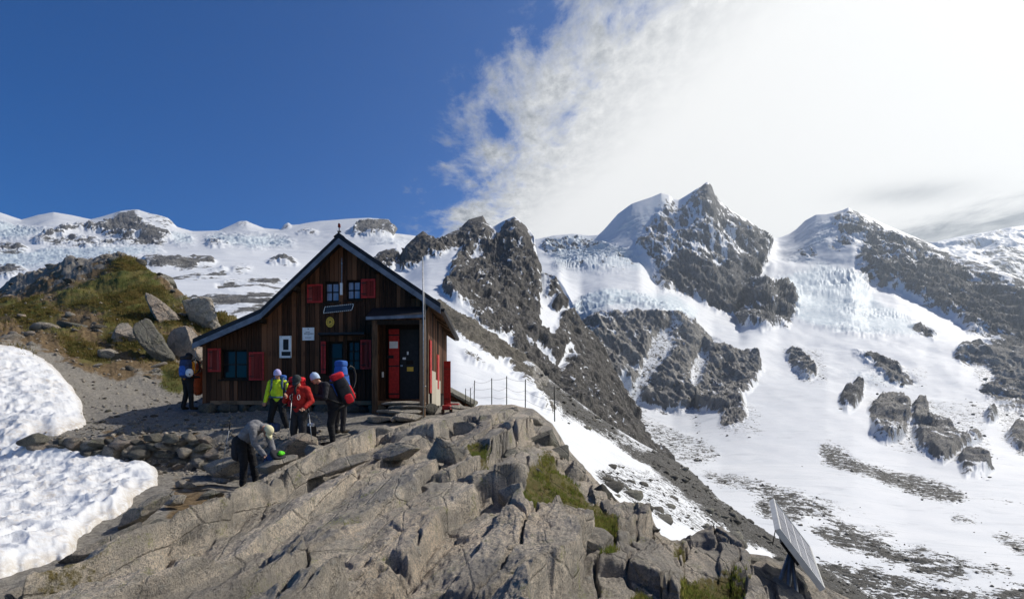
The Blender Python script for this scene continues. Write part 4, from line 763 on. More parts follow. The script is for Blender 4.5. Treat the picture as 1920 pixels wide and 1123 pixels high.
M_CONC = plain('concrete', (0.26, 0.25, 0.22), 0.9, 0, 0.35, 6, 0.4)
b_ = MB('window_glass'); M_GLASS = b_.done((0.015, 0.017, 0.02), 0.15, None, 0.0, 0.25)
b_ = MB('blue_grey_glass'); n_ = b_.noise(b_.coord('Object', (12, 12, 1)), 3, 4, 0.6); M_BLUEGL = b_.done(b_.mix(b_.ramp(n_, 0.35, 0.65), (0.20, 0.22, 0.30), (0.30, 0.33, 0.42)), 0.12, None, 0.0, 0.7)  # gable panes: base colour mixed between two blue-greys in upright streaks

EX = np.array([math.cos(math.radians(6)), -math.sin(math.radians(6)), 0.0]); EY = np.array([-math.sin(math.radians(2.5)), math.cos(math.radians(2.5)), 0.0]); EZ = np.array([0, 0, 1.0])
H0 = np.array([-9.54, 18.1, -0.5]); HW, HD = 7.05, 8.3
hut = empty('mountain_hut', tuple(H0)); tag(hut, 'dark timber mountain hut with steep gable roof and red shutters', 'hut')
def HP(u, v, w): return u * EX + v * EY + w * EZ
def UW(px, py, v=0.0):
    k = (px - CX) / F; B = H0 + v * EY; u = (k * B[1] - B[0]) / (EX[0] - k * EX[1]); Yd = B[1] + u * EX[1]
    return u, (HY - py) / F * Yd - H0[2]
BOXF = [(0, 1, 2, 3), (7, 6, 5, 4), (0, 4, 5, 1), (1, 5, 6, 2), (2, 6, 7, 3), (3, 7, 4, 0)]
def hmesh(name, prisms, mat, parent=None, org=(0, 0, 0)):
    """prisms: list of (poly [(u,w)..], v0, v1)"""
    V = []; faces = []
    for poly, v0, v1 in prisms:
        n = len(poly); o = len(V)
        for v in (v0, v1):
            for (u, w) in poly: V.append(HP(u, v, w))
        faces.append([o + i for i in range(n)]); faces.append([o + n + i for i in range(n)][::-1])
        for i in range(n):
            j = (i + 1) % n; faces.append([o + j, o + i, o + n + i, o + n + j])
    me = bpy.data.meshes.new(name); me.from_pydata([tuple(p - np.array(org)) for p in V], [], faces); bm = bmesh.new(); bm.from_mesh(me); bmesh.ops.recalc_face_normals(bm, faces=bm.faces); bm.to_mesh(me); bm.free()
    o = link(name, me, mat, parent); o.location = org; return o
def rect(u0, u1, w0, w1): return [(u0, w0), (u1, w0), (u1, w1), (u0, w1)]
def prect(x0, y0, x1, y1, v): a = UW(x0, y1, v); c = UW(x1, y0, v); return rect(a[0], c[0], (a[1]), c[1])
def hbox(name, u0, u1, v0, v1, w0, w1, mat, parent=hut): return hmesh(name, [(rect(u0, u1, w0, w1), v0, v1)], mat, parent)
def build_hut():
    r = random.Random(8); VF = -0.5
    A = UW(635, 438, VF); RE = UW(826, 568, VF); LK = UW(488, 579, VF); LE = UW(361, 635, VF); T = 0.2
    rf = hmesh('roof', [([(A[0], A[1]), (RE[0], RE[1]), (RE[0], RE[1] - T), (A[0], A[1] - T)], VF, HD + 0.5), ([(LK[0], LK[1]), (A[0], A[1]), (A[0], A[1] - T), (LK[0], LK[1] - T)], VF, HD + 0.5), ([(LE[0], LE[1]), (LK[0], LK[1]), (LK[0], LK[1] - T), (LE[0], LE[1] - T)], VF, HD + 0.5)], M_ROOF, hut)
    for (p, q) in ((A, RE), (LK, A), (LE, LK)):
        hmesh('verge_board', [([(p[0], p[1] - 0.14), (q[0], q[1] - 0.14), (q[0], q[1] - 0.31), (p[0], p[1] - 0.31)], VF - 0.03, VF + 0.02)], M_FASC, rf)
    hmesh('ridge_cap', [([(A[0] - 0.16, A[1] - 0.085), (A[0], A[1] + 0.03), (A[0] + 0.16, A[1] - 0.085), (A[0], A[1] + 0.002)], VF - 0.02, HD + 0.52)], M_ROOF, rf)
    fin = hmesh('finial', [(rect(A[0] - 0.012, A[0] + 0.012, A[1], A[1] + 0.2), VF + 0.05, VF + 0.075), (rect(A[0] - 0.05, A[0] + 0.05, A[1] + 0.06, A[1] + 0.085), VF + 0.02, VF + 0.11)], M_BLACK, rf)
    hmesh('signal_lamp', [([(A[0] - 0.035, A[1] + 0.20), (A[0] + 0.035, A[1] + 0.20), (A[0] + 0.03, A[1] + 0.29), (A[0], A[1] + 0.32), (A[0] - 0.03, A[1] + 0.29)], VF + 0.03, VF + 0.10)], M_RED, rf)
    # rafters under the right-hand eave and purlin ends in the gable
    sl = (RE[1] - A[1]) / (RE[0] - A[0])
    def rline(u): return A[1] + (u - A[0]) * sl if u > A[0] else (A[1] + (u - A[0]) * (A[1] - LK[1]) / (A[0] - LK[0]) if u > LK[0] else LK[1] + (u - LK[0]) * (LK[1] - LE[1]) / (LK[0] - LE[0]))
    for k in range(14):
        v = -0.35 + k * 0.66; u0, u1 = HW - 0.1, RE[0] - 0.03
        hmesh('rafter', [([(u0, rline(u0) - T - 0.13), (u1, rline(u1) - T - 0.11), (u1, rline(u1) - T + 0.001), (u0, rline(u0) - T + 0.001)], v, v + 0.11)], M_POST, rf)
    hmesh('gutter', [([(RE[0] - 0.02, RE[1] - 0.24), (RE[0] + 0.1, RE[1] - 0.24), (RE[0] + 0.12, RE[1] - 0.15), (RE[0] - 0.02, RE[1] - 0.15)], VF + 0.1, HD + 0.4)], M_ROOF, rf)
    for (px, py) in ((497, 592), (560, 538), (708, 500), (775, 545)):
        u, w = UW(px, py, 0); hmesh('purlin_end', [(rect(u - 0.07, u + 0.07, rline(u) - T - 0.17, rline(u) - T - 0.03), VF + 0.06, 0.05)], M_DARKW, rf)
    # openings in the boarded front (photo pixels)
    OPEN = {'left': (414, 655, 466, 711), 'mid': (611, 640, 643, 704), 'midr': (648, 638, 676, 696), 'upl': (608, 528, 637, 567), 'upr': (649, 525, 677, 563), 'door': (722, 606, 785, 748)}
    op = []
    for k, (x0, y0, x1, y1) in OPEN.items():
        a = UW(x0, y1); c = UW(x1, y0); op.append((a[0], c[0], a[1], c[1]))
    U0 = UW(380, 700)[0]; u = U0
    while u < HW - 0.01:
        w_ = min(r.uniform(0.12, 0.18), HW - u); u1 = u + w_; g = 0.006; top0, top1 = rline(u) - T - 0.01, rline(u1) - T - 0.01
        segs = [(0.16 + r.uniform(-0.02, 0.02), None)]
        cuts = sorted([(o[2], o[3]) for o in op if o[0] < (u + u1) / 2 < o[1]])
        lo = segs[0][0]; out = []
        for (c0, c1) in cuts: out.append((lo, c0)); lo = c1
        out.append((lo, None))
        th = 0.028 + r.uniform(0, 0.022)
        for (s0, s1) in out:
            t0, t1 = (top0, top1) if s1 is None else (s1, s1)
            if A[0] > u and A[0] < u1 and s1 is None: poly = [(u + g, s0), (u1 - g, s0), (u1 - g, t1), (A[0], A[1] - T - 0.01), (u + g, t0)]
            else: poly = [(u + g, s0), (u1 - g, s0), (u1 - g, t1), (u + g, t0)]
            if min(t0, t1) - s0 > 0.03: hmesh('board', [(poly, -th, 0.0)], M_WOOD, hut, tuple(HP(u, 0, s0)))
        u = u1
    hw = [(U0, 0.0), (HW, 0.0), (HW, rline(HW) - T - 0.02), (A[0], A[1] - T - 0.02), (LK[0], LK[1] - T - 0.02), (U0, rline(U0) - T - 0.02)]
    hmesh('wall', [(hw, 0.14, 0.24), (hw, HD - 0.1, HD), (rect(U0, U0 + 0.12, 0.0, rline(U0) - T - 0.02), 0.24, HD - 0.1), (rect(HW - 0.12, HW - 0.03, 0.0, rline(HW) - T - 0.02), 0.24, HD - 0.1)], M_DARKW, hut)
    for q in (U0, HW - 0.1): hmesh('wall_lining', [(rect(q, q + 0.1, 0.05, min(rline(q), rline(q + 0.1)) - T - 0.03), 0.002, 0.139)], M_DARKW, hut)
    # boards of the right-hand wall
    v = 0.0
    while v < HD - 0.05:
        d = r.uniform(0.18, 0.26); th = 0.03 + r.uniform(0, 0.02); hbox('board', HW - 0.029, HW + th, v + 0.004, min(v + d, HD) - 0.004, 0.55, rline(HW + 0.03) - T - 0.03, M_WOOD); v += d
    v = U0
    # sill beam and plinth stones
    s = UW(560, 750); e = UW(795, 750); hbox('sill_beam', U0 + 0.3, HW - 0.02, -0.12, -0.052, 0.20, 0.32, M_POST)
    u = U0 - 0.05; i = 0
    while u < HW:
        w_ = r.uniform(0.3, 0.75); o = link('plinth_stone', rock_mesh('plinth_stone', 400 + i, (w_ * 0.56, 0.22, r.uniform(0.16, 0.22)), 3, 10, 0.04, M_DARK, 0.55, 0.85), None, hut); o.location = HP(u + w_ / 2, -0.06, 0.06); u += w_ * 0.92; i += 1
    # windows
    def window(x0, y0, x1, y1, nx, ny, glass, v=0.05, fr=0.045, name='window'):
        a = UW(x0, y1); c = UW(x1, y0); u0, u1, w0, w1 = a[0], c[0], a[1], c[1]; P = []
        P += [(rect(u0, u0 + fr, w0, w1), v, v + 0.06), (rect(u1 - fr, u1, w0, w1), v, v + 0.06), (rect(u0 + fr, u1 - fr, w0, w0 + fr), v, v + 0.06), (rect(u0 + fr, u1 - fr, w1 - fr, w1), v, v + 0.06)]
        pu = (u1 - u0 - 2 * fr) / nx; pw = (w1 - w0 - 2 * fr) / ny; mu = 0.018
        for i in range(1, nx): P.append((rect(u0 + fr + i * pu - mu, u0 + fr + i * pu + mu, w0 + fr, w1 - fr), v + 0.008, v + 0.05))
        for j in range(1, ny): P.append((rect(u0 + fr, u1 - fr, w0 + fr + j * pw - mu, w0 + fr + j * pw + mu), v + 0.011, v + 0.047))
        wn = hmesh(name, P, M_DARKW, hut)
        for i in range(nx):
            for j in range(ny): hmesh('pane', [(rect(u0 + fr + i * pu + mu, u0 + fr + (i + 1) * pu - mu, w0 + fr + j * pw + mu, w0 + fr + (j + 1) * pw - mu), v + 0.03, v + 0.036)], glass, wn)
        hmesh('sill', [(rect(u0 - 0.05, u1 + 0.05, w0 - 0.05, w0 - 0.004), -0.085, v + 0.05)], M_DARKW, wn); return wn
    window(608, 528, 637, 567, 2, 2, M_BLUEGL); window(649, 525, 677, 563, 2, 2, M_BLUEGL); window(648, 638, 676, 696, 2, 3, M_GLASS); window(611, 640, 643, 704, 1, 2, M_GLASS, 0.09)
    window(414, 655, 466, 711, 2, 2, M_GLASS, 0.06)
    def shutter(x0, y0, x1, y1, v=-0.11, m=M_RED):
        a = UW(x0, y1, v); c = UW(x1, y0, v); u0, u1, w0, w1 = a[0], c[0], a[1], c[1]; f = 0.05; n = 3; pu = (u1 - u0) / n
        sh = hmesh('shutter', [(rect(u0, u1, w0, w0 + f), v - 0.022, v + 0.0), (rect(u0, u1, w1 - f, w1), v - 0.022, v), (rect(u0, u0 + f, w0 + f, w1 - f), v - 0.02, v), (rect(u1 - f, u1, w0 + f, w1 - f), v - 0.02, v)], M_REDB if m is M_RED else m, hut)
        for i in range(n): hmesh('slat', [(rect(u0 + i * pu + 0.004, u0 + (i + 1) * pu - 0.004, w0 + 0.01, w1 - 0.01), v + 0.002, v + 0.026)], m, sh)
        for q in (w0 + 0.12, w1 - 0.12): hmesh('hinge', [(rect(u0 + 0.01, u0 + 0.16, q - 0.012, q + 0.012), v - 0.028, v - 0.023)], M_BLACK, sh)
    shutter(576, 533, 605, 568); shutter(677, 523, 704, 559); shutter(390, 653, 414, 697); shutter(467, 660, 495, 713); shutter(676, 637, 696, 692); shutter(602, 640, 611, 700)
    # small canopy above the middle windows and the porch
    a = UW(597, 626, -0.35); c = UW(683, 621, -0.35)
    hmesh('canopy', [(rect(a[0], c[0], a[1] - 0.03, a[1] + 0.03), -0.4, -0.052)], M_ROOF, hut)
    a = UW(687, 600, -0.95); c = UW(796, 585, -0.95); u0, u1, w0, w1 = a[0], c[0], a[1], c[1]
    cano = bpy.data.meshes.new('porch_roof'); pts = [HP(u0, -1.0, w0 + 0.02), HP(u1, -1.0, w0 + 0.06), HP(u1 + 0.02, -0.052, w1 + 0.22), HP(u0, -0.052, w1 + 0.2)]
    cano.from_pydata([tuple(p) for p in pts] + [tuple(p + np.array([0, 0, 0.07])) for p in pts], [], BOXF); po = link('porch_roof', cano, M_ROOF, hut)
    hmesh('porch_verge', [([(u0, w0 - 0.0), (u1, w0 + 0.035), (u1, w0 + 0.12), (u0, w0 + 0.085)], -1.03, -1.002)], M_FASC, po)
    hmesh('porch_beam', [(rect(u0 + 0.1, u1 - 0.05, w0 - 0.13, w0 - 0.01), -0.95, -0.83)], M_DARKW, po)
    for (x0, x1) in ((698, 708), (787, 797)):
        a = UW(x0, 778, -0.9); c = UW(x1, 600, -0.9); hbox('porch_post', a[0], c[0], -0.95, -0.83, -0.15, w0 - 0.01, M_POST)
    a = UW(787, 700, -0.9)
    hmesh('porch_side', [(rect(u0 + 0.12, u0 + 0.16, 0.2, w0), -0.82, -0.06)], M_DARKW, po)
    # doorway: open red leaf with a pinned notice, dark inner door with stickers
    d = hmesh('door', [(prect(750, 618, 785, 748, 0.06), 0.06, 0.10)], M_BLACK, hut)
    hmesh('door_handle', [(prect(751, 684, 755, 687, 0.03), 0.02, 0.055)], M_STEEL, d)
    for (x0, y0, x1, y1, m) in ((763, 688, 775, 696, M_YEL), (763, 659, 766, 665, M_WHITE), (755, 670, 761, 674, M_WHITE), (762, 676, 775, 683, M_DARKW)): hmesh('sticker', [(prect(x0, y0, x1, y1, 0.055), 0.053, 0.058)], m, d)
    lf = hmesh('door_leaf', [(prect(729, 617, 748, 746, 0.0), 0.0, 0.04)], M_REDB, hut)
    for y in (627, 685, 737): hmesh('strap_hinge', [(prect(729, y, 748, y + 2.4, -0.01), -0.012, -0.002)], M_BLACK, lf)
    hmesh('notice', [(prect(730, 640, 746, 653, -0.02), -0.012, -0.004)], M_WHITE, lf)
    hmesh('door_bolt', [(prect(726, 666, 738, 672, -0.02), -0.03, -0.012)], M_BLACK, lf)
    hmesh('hanging_lamp', [(prect(716, 697, 719, 707, -0.2), -0.2, -0.14)], M_WHITE, hut)
    # right-hand wall fittings
    def side(name, v0, v1, w0, w1, th, m): return hbox(name, HW + 0.055, HW + 0.055 + th, v0, v1, w0, w1, m)
    side('side_shutter', 0.25, 0.75, 0.55, 2.15, 0.035, M_REDB); side('side_shutter', 2.9, 3.6, 0.7, 1.9, 0.035, M_REDB); side('plywood_sheet', 0.85, 2.2, 0.12, 1.25, 0.03, M_PLY); side('plywood_sheet', 2.23, 4.2, 0.12, 1.0, 0.03, M_PLY)
    dl = hbox('side_door', HW + 0.06, HW + 0.34, 6.2, 6.25, 0.05, 1.85, M_REDB); hbox('door_rail', HW + 0.07, HW + 0.33, 6.185, 6.199, 1.5, 1.56, M_RED, dl); hbox('door_rail', HW + 0.07, HW + 0.33, 6.185, 6.199, 0.3, 0.36, M_RED, dl)
    for (v0, v1, du) in ((0.0, 0.28, 0.06), (1.0, 1.25, 0.05), (2.3, 2.6, 0.05), (4.2, 4.5, 0.05)): hbox('pier', HW - 0.2, HW + du, v0, v1, -0.4, 0.53, M_CONC)
    # name board, bracket lamp
    hbox('corner_post', HW - 0.03, HW + 0.062, -0.07, -0.003, 0.1, rline(HW + 0.06) - T - 0.03, M_POST)
build_hut()
bpy.context.view_layer.update()
def fix(name, px, py, v, build, label, cat):
    """a thing fixed on the hut front; build(parent) adds its parts"""
    u, w = UW(px, py, v); p = H0 + HP(u, v, w); o = empty(name, tuple(p)); tag(o, label, cat); return o, u, w
def on(name, o, u, w, prisms, mat, par=None):
    x = hmesh(name, [([(a - u, b - w) for (a, b) in poly], v0, v1) for poly, v0, v1 in prisms], mat, par or o); return x
def disc(u, w, ru, rw, n=28): return [(u + ru * math.cos(i * 2 * math.pi / n), w + rw * math.sin(i * 2 * math.pi / n)) for i in range(n)]
def wall_things():
    r = random.Random(4)
    # white plaque with printed lines
    o, u, w = fix('plaque', 578, 626, -0.06, None, 'white plaque with small black printed lines on the boarded front', 'sign')
    on('plate', o, u, w, [(prect(567, 614, 589, 638, -0.07), -0.01, 0.01)], M_WHITE)
    P = []
    for y, x0, x1, hh in ((617, 577, 579, 1.6), (622.5, 573, 581, 1.0), (625.5, 570, 588, 1.5), (628.5, 577, 580, 0.6), (633, 572, 584, 1.0)):
        x = x0
        while x < x1: q = r.uniform(0.7, 1.6); P.append((prect(x, y - hh / 2, min(x + q, x1), y + hh / 2, -0.07), -0.0125, -0.0101)); x += q + r.uniform(0.25, 0.7)
    on('lettering', o, u, w, P, M_BLACK)
    # glazed notice box
    o, u, w = fix('notice_box', 536, 650, -0.06, None, 'white framed box with dark window and slot on the front wall', 'notice box')
    on('case', o, u, w, [(prect(525, 630, 547, 671, -0.06), -0.05, 0.0)], M_WHITE); on('window', o, u, w, [(prect(531, 636, 541, 656, -0.11), -0.056, -0.0505)], M_BLACK); on('slot', o, u, w, [(prect(528, 659, 545, 667, -0.11), -0.056, -0.0505)], M_BLACK)
    for x, y in ((527, 632), (545, 632), (527, 669), (545, 669)): on('screw', o, u, w, [(prect(x - .8, y - .8, x + .8, y + .8, -0.11), -0.057, -0.0505)], M_STEEL)
    # round yellow badge with dark ticks
    o, u, w = fix('round_badge', 619, 604, -0.06, None, 'round yellow badge with dark radial marks on the front wall', 'badge')
    rr = 0.155; on('disc', o, u, w, [(disc(u, w, rr * 0.82, rr), -0.012, 0.0)], M_YEL); P = []
    for i in range(12):
        a = i * math.pi / 6 + 0.26; c, s = math.cos(a), math.sin(a); q = lambda d, t: (u + (c * d - s * t) * 0.82, w + s * d + c * t); P.append(([q(0.095, -0.012), q(0.125, -0.012), q(0.125, 0.012), q(0.095, 0.012)], -0.0145, -0.0121))
    P += [(rect(u - 0.04, u + 0.03, w + 0.012, w + 0.035), -0.0145, -0.0121), (rect(u - 0.02, u + 0.04, w - 0.012, w + 0.008), -0.0145, -0.0121), (rect(u - 0.045, u + 0.01, w - 0.04, w - 0.02), -0.0145, -0.0121)]
    on('marks', o, u, w, P, M_BLACK)
    # dark board with dashed white border, hung a little askew
    o, u, w = fix('dark_board', 635, 579, -0.06, None, 'dark oblong board with dashed white border below the gable windows', 'board')
    a0 = UW(606, 588, -0.1); b0 = UW(660, 582, -0.1); c0 = UW(664, 569.5, -0.1); d0 = UW(609, 575, -0.1); L = lambda p, q, t: (p[0] + (q[0] - p[0]) * t, p[1] + (q[1] - p[1]) * t)
    on('panel', o, u, w, [([a0, b0, c0, d0], -0.05, -0.03)], M_BLACK); P = []
    for p, q, p2, q2 in ((a0, b0, d0, c0), (d0, c0, a0, b0)):
        for i in range(14):
            t0, t1 = i / 14 + 0.008, i / 14 + 0.05; m0, m1 = L(p, p2, 0.10), L(q, q2, 0.10); P.append(([L(p, q, t0), L(p, q, t1), L(m0, m1, t1), L(m0, m1, t0)], -0.053, -0.0501))
    for p, q, p2, q2 in ((a0, d0, b0, c0), (b0, c0, a0, d0)):
        m0, m1 = L(p, p2, 0.02), L(q, q2, 0.02); P.append(([L(p, q, .12), L(p, q, .88), L(m0, m1, .88), L(m0, m1, .12)], -0.053, -0.0501))
    on('border', o, u, w, P, M_WHITE)
    P = []
    for j in range(2):
        for i in range(13):
            t0, t1 = 0.08 + i * 0.066, 0.08 + i * 0.066 + 0.05; s0, s1 = 0.2 + j * 0.32, 0.46 + j * 0.32; q = lambda t, s: L(L(a0, b0, t), L(d0, c0, t), s); P.append(([q(t0, s0), q(t1, s0), q(t1, s1), q(t0, s1)], -0.0525, -0.0501))
    on('cell', o, u, w, P, plain('dark_blue_cells', (0.03, 0.032, 0.05), 0.3))
    # thin rod with a white tube between the gable windows
    o, u, w = fix('weather_rod', 641, 520, -0.1, None, 'thin rod ending in a white tube between the gable windows', 'weather gauge')
    a = UW(641, 531, -0.1); t = UW(641, 484, -0.1); on('rod', o, u, w, [(rect(a[0] - 0.008, a[0] + 0.008, a[1], t[1]), -0.012, 0.004)], M_STEEL); bt = UW(640.5, 553, -0.1); on('tube', o, u, w, [(disc(a[0] - 0.005, a[1], 0.001, 0.001, 4), 0.1, 0.11), (rect(bt[0] - 0.04, bt[0] + 0.035, bt[1], a[1]), -0.045, 0.02)], M_WHITE)
    k = UW(641, 494, -0.1); on('knob', o, u, w, [(disc(k[0], k[1], 0.022, 0.028, 10), -0.02, 0.012)], M_STEEL)
wall_things()

# --- tubes
def tube(name, pts, rad, mat, parent=None, n=8, org=(0, 0, 0)):
    P = [Vector(p) - Vector(org) for p in pts]; rads = rad if isinstance(rad, (list, tuple)) else [rad] * len(P); V = []; Fc = []
    for i, p in enumerate(P):
        d = ((P[min(i + 1, len(P) - 1)] - P[max(i - 1, 0)])).normalized(); a = d.orthogonal().normalized(); a = (Vector((1, 0.1, 0.2)) - d * d.dot(Vector((1, 0.1, 0.2)))); a = a.normalized() if a.length > 1e-3 else d.orthogonal().normalized(); bq = d.cross(a)
        for k in range(n): t = 2 * math.pi * k / n; V.append(p + (a * math.cos(t) + bq * math.sin(t)) * rads[i])
    for i in range(len(P) - 1):
        for k in range(n): Fc.append((i * n + k, i * n + (k + 1) % n, (i + 1) * n + (k + 1) % n, (i + 1) * n + k))
    Fc.append(tuple(range(n))[::-1]); Fc.append(tuple((len(P) - 1) * n + k for k in range(n)))
    me = bpy.data.meshes.new(name); me.from_pydata([tuple(v) for v in V], [], Fc); o = link(name, me, mat, parent, True); o.location = org; return o
def box_mesh(name, c, half, rot, mat, parent=None):
    me = bpy.data.meshes.new(name); V = [(sx * half[0], sy * half[1], sz * half[2]) for sz in (-1, 1) for sx, sy in ((-1, -1), (1, -1), (1, 1), (-1, 1))]
    me.from_pydata(V, [], BOXF); bm = bmesh.new(); bm.from_mesh(me); bmesh.ops.recalc_face_normals(bm, faces=bm.faces); bmesh.ops.bevel(bm, geom=bm.edges[:], offset=min(half) * 0.25, segments=1, affect='EDGES'); bm.to_mesh(me); bm.free()
    o = link(name, me, mat, parent); o.location = c; o.rotation_euler = rot; return o
def site():
    r = random.Random(11)
    # flagpole
    b = at(794, 785, 16.3); fp = empty('flagpole', b); tag(fp, 'thin grey metal pole standing in front of the porch corner', 'pole')
    tube('pole', [(0, 0, -0.2), (0, 0, 2.6), (-0.03, 0, 4.5)], [0.021, 0.018, 0.012], M_STEEL, fp); tube('halyard', [(0.07, 0, 0.2), (0.065, 0, 2.4), (-0.01, 0, 4.45)], 0.006, M_STEEL, fp, 5); tube('cleat', [(0.0, -0.04, 0.9), (0.08, -0.04, 0.9)], 0.012, M_STEEL, fp, 6)
    # stone steps before the porch
    st = empty('stone_steps', at(740, 790, 15.9)); tag(st, 'rough grey stone steps leading up to the porch', 'steps'); base = st.location.copy(); i = 0
    for (x0, x1, y, D, h) in ((686, 735, 785, 15.7, 13), (735, 742, 785, 15.75, 10), (742, 795, 783, 15.7, 16), (715, 790, 771, 16.1, 8), (735, 792, 763, 16.4, 8), (720, 790, 756, 16.7, 8)):
        s = D / F; me = rock_mesh('step', 500 + i, ((x1 - x0) * s * 0.60, 0.34, h * s * 0.62), 4, 12, 0.03, M_ROCK, 0.55, 0.85); o = link('step', me, None, st); o.location = at((x0 + x1) / 2, y, D) - base; i += 1
    # fence of thin steel posts and slack wires
    fn = empty('wire_fence', at(950, 758, 19)); tag(fn, 'fence of thin steel posts with slack wires right of the hut', 'fence'); base = fn.location.copy(); tops = []
    for (px, y0, y1, D) in ((873, 728, 756, 25), (882, 727, 758, 23.5), (889, 713, 758, 21.5), (922, 709, 758, 20), (950, 705, 760, 19), (985, 711, 766, 18), (1040, 724, 790, 16.5)):
        a, t = at(px, y1, D), at(px + r.uniform(-1, 1), y0, D); tube('post', [a - base, t - base], 0.016, M_BLACK, fn, 6); tops.append((a, t))
    for f in (0.95, 0.62, 0.3):
        for (a0, t0), (a1, t1) in zip(tops[:-1], tops[1:]):
            p = a0.lerp(t0, f); q = a1.lerp(t1, f); sag = r.uniform(0.03, 0.1); pts = [p.lerp(q, k / 6) - Vector((0, 0, sag * 4 * (k / 6) * (1 - k / 6))) - base for k in range(7)]; tube('wire', pts, 0.004, M_STEEL, fn, 4)
    # low shed behind the hut corner
    sh = empty('low_shed', at(860, 766, 27)); tag(sh, 'low brown wooden shed with mossy roof behind the hut corner', 'shed'); base = sh.location.copy()
    L0, R0 = at(834, 775, 27), at(884, 775, 27); tl, tr = at(834, 736, 27), at(884, 763, 27); n = 8
    for k in range(n):
        p0, p1 = L0.lerp(R0, k / n), L0.lerp(R0, (k + 0.95) / n); q0, q1 = tl.lerp(tr, k / n), tl.lerp(tr, (k + 0.95) / n); dy = Vector((0, 0.05 + 0.02 * r.random(), 0))
        me = bpy.data.meshes.new('board'); V = [p0 - base, p1 - base, q1 - base, q0 - base]; me.from_pydata([tuple(v) for v in V] + [tuple(v + dy) for v in V], [], BOXF); link('board', me, M_WOOD, sh)
    me = bpy.data.meshes.new('roof'); V = [at(830, 732, 26.7) - base, at(889, 763, 26.7) - base]; V = [V[0], V[1], V[1] + Vector((0, 3, 0.1)), V[0] + Vector((0, 3, 0.1))]
    me.from_pydata([tuple(v) for v in V] + [tuple(v + Vector((0, 0, 0.12))) for v in V], [], BOXF); link('roof', me, M_GREEN, sh)
    me = bpy.data.meshes.new('wall'); V = [L0 - base + Vector((0, .1, 0)), R0 - base + Vector((0, .1, 0)), tr - base + Vector((0, .1, 0)), tl - base + Vector((0, .1, 0))]; me.from_pydata([tuple(v) for v in V] + [tuple(v + Vector((0, 2.6, 0))) for v in V], [], BOXF); link('wall', me, M_DARKW, sh)
    # red stool and flat stone table at the right-hand wall
    bn = empty('red_bench', at(838, 775, 17.6)); tag(bn, 'small bright red bench by the right wall of the hut', 'bench'); box_mesh('seat', (0.0, 0, 0.18), (0.12, 0.25, 0.07), (0, 0, 0), M_REDB, bn); box_mesh('top', (0.14, 0.4, 0.27), (0.18, 0.2, 0.02), (0, 0, 0), M_REDB, bn)
    for dx, dy in ((-0.12, -0.2), (0.12, -0.2), (-0.12, 0.2), (0.12, 0.2)): box_mesh('leg', (dx, dy, -0.03), (0.025, 0.025, 0.16), (0, 0, 0), M_POST, bn)
    tb = empty('stone_slab_bench', at(858, 778, 17.2)); tag(tb, 'flat stone slabs laid as a low bench beside the red bench', 'bench')
    for k, (dx, dz, w_) in enumerate(((0.0, 0.22, 0.5), (0.45, 0.12, 0.45), (-0.2, 0.05, 0.4), (0.2, -0.02, 0.5))): o = link('slab', rock_mesh('slab', 540 + k, (w_ * 0.7, 0.3, 0.06), 3, 10, 0.03, M_ROCK, 0.55, 0.85), None, tb); o.location = (dx, 0, dz)
    # orange sack by the left corner of the hut
    ob = empty('orange_sack', at(371, 738, 18.6)); tag(ob, 'orange sack standing between the tan boulder and hut corner', 'sack'); M_ORG = plain('orange_fabric', (0.55, 0.10, 0.03), 0.7, 0, 0.25, 9)
    o = link('bag', rock_mesh('bag', 560, (0.2, 0.2, 0.5), 4, 3, 0.03, M_ORG, 0.8, 0.95), None, ob); o.location = (0, 0, 0.42); tube('neck', [(0, 0, 0.86), (0.02, 0, 0.96), (0.05, 0, 1.02)], [0.07, 0.045, 0.09], M_ORG, ob)
    # solar panel on its steel stand
    B = at(1461, 991, 7.2); e2 = (at(1449, 934, 8.7) - B); L2 = e2.length; e2.normalize(); e1 = at(1546, 1104, 7.1) - B; L1 = e1.length; e1.normalize(); nrm = e1.cross(e2).normalized()
    if nrm.z < 0: nrm = -nrm
    so = empty('solar_panel', B + e1 * 0.45 + e2 * 0.75 + Vector((0, 0, -1.0))); tag(so, 'tilted solar panel on a steel stand at the edge of the outcrop', 'solar panel'); O = Vector(so.location)
    def quad(name, s0, s1, t0, t1, h0, h1, mat, par):
        me = bpy.data.meshes.new(name); V = [B + e1 * s + e2 * t + nrm * h - O for h in (h0, h1) for s, t in ((s0, t0), (s1, t0), (s1, t1), (s0, t1))]
        me.from_pydata([tuple(v) for v in V], [], BOXF); bm = bmesh.new(); bm.from_mesh(me); bmesh.ops.recalc_face_normals(bm, faces=bm.faces); bm.to_mesh(me); bm.free(); return link(name, me, mat, par)
    M_CELL = plain('solar_cells', (0.10, 0.105, 0.13), 0.15, 0.0, 0.1, 4, 0.0, 0.6); M_ALU = plain('aluminium_frame', (0.62, 0.62, 0.60), 0.4, 0.4, 0.1, 8)
    bk = quad('backing', 0, L1, 0, L2, -0.05, -0.002, M_CONC, so); fr = quad('frame', 0, L1, -0.001, 0.02, -0.06, 0.012, M_ALU, so)
    for s0, s1, t0, t1 in ((0, L1, L2 - 0.02, L2 + 0.001), (-0.001, 0.03, 0.02, L2 - 0.02), (L1 - 0.03, L1 + 0.001, 0.02, L2 - 0.02)): quad('frame_rail', s0, s1, t0, t1, -0.06, 0.012, M_ALU, fr)
    nC = 4
    for i in range(nC):
        for j in range(2):
            a0 = 0.03 + i * (L1 - 0.06) / nC; a1 = 0.03 + (i + 1) * (L1 - 0.06) / nC; t0 = 0.02 + j * (L2 - 0.04) / 2; t1 = 0.02 + (j + 1) * (L2 - 0.04) / 2; quad('cell', a0 + 0.012, a1 - 0.012, t0 + 0.012, t1 - 0.012, -0.001, 0.006, M_CELL, so)
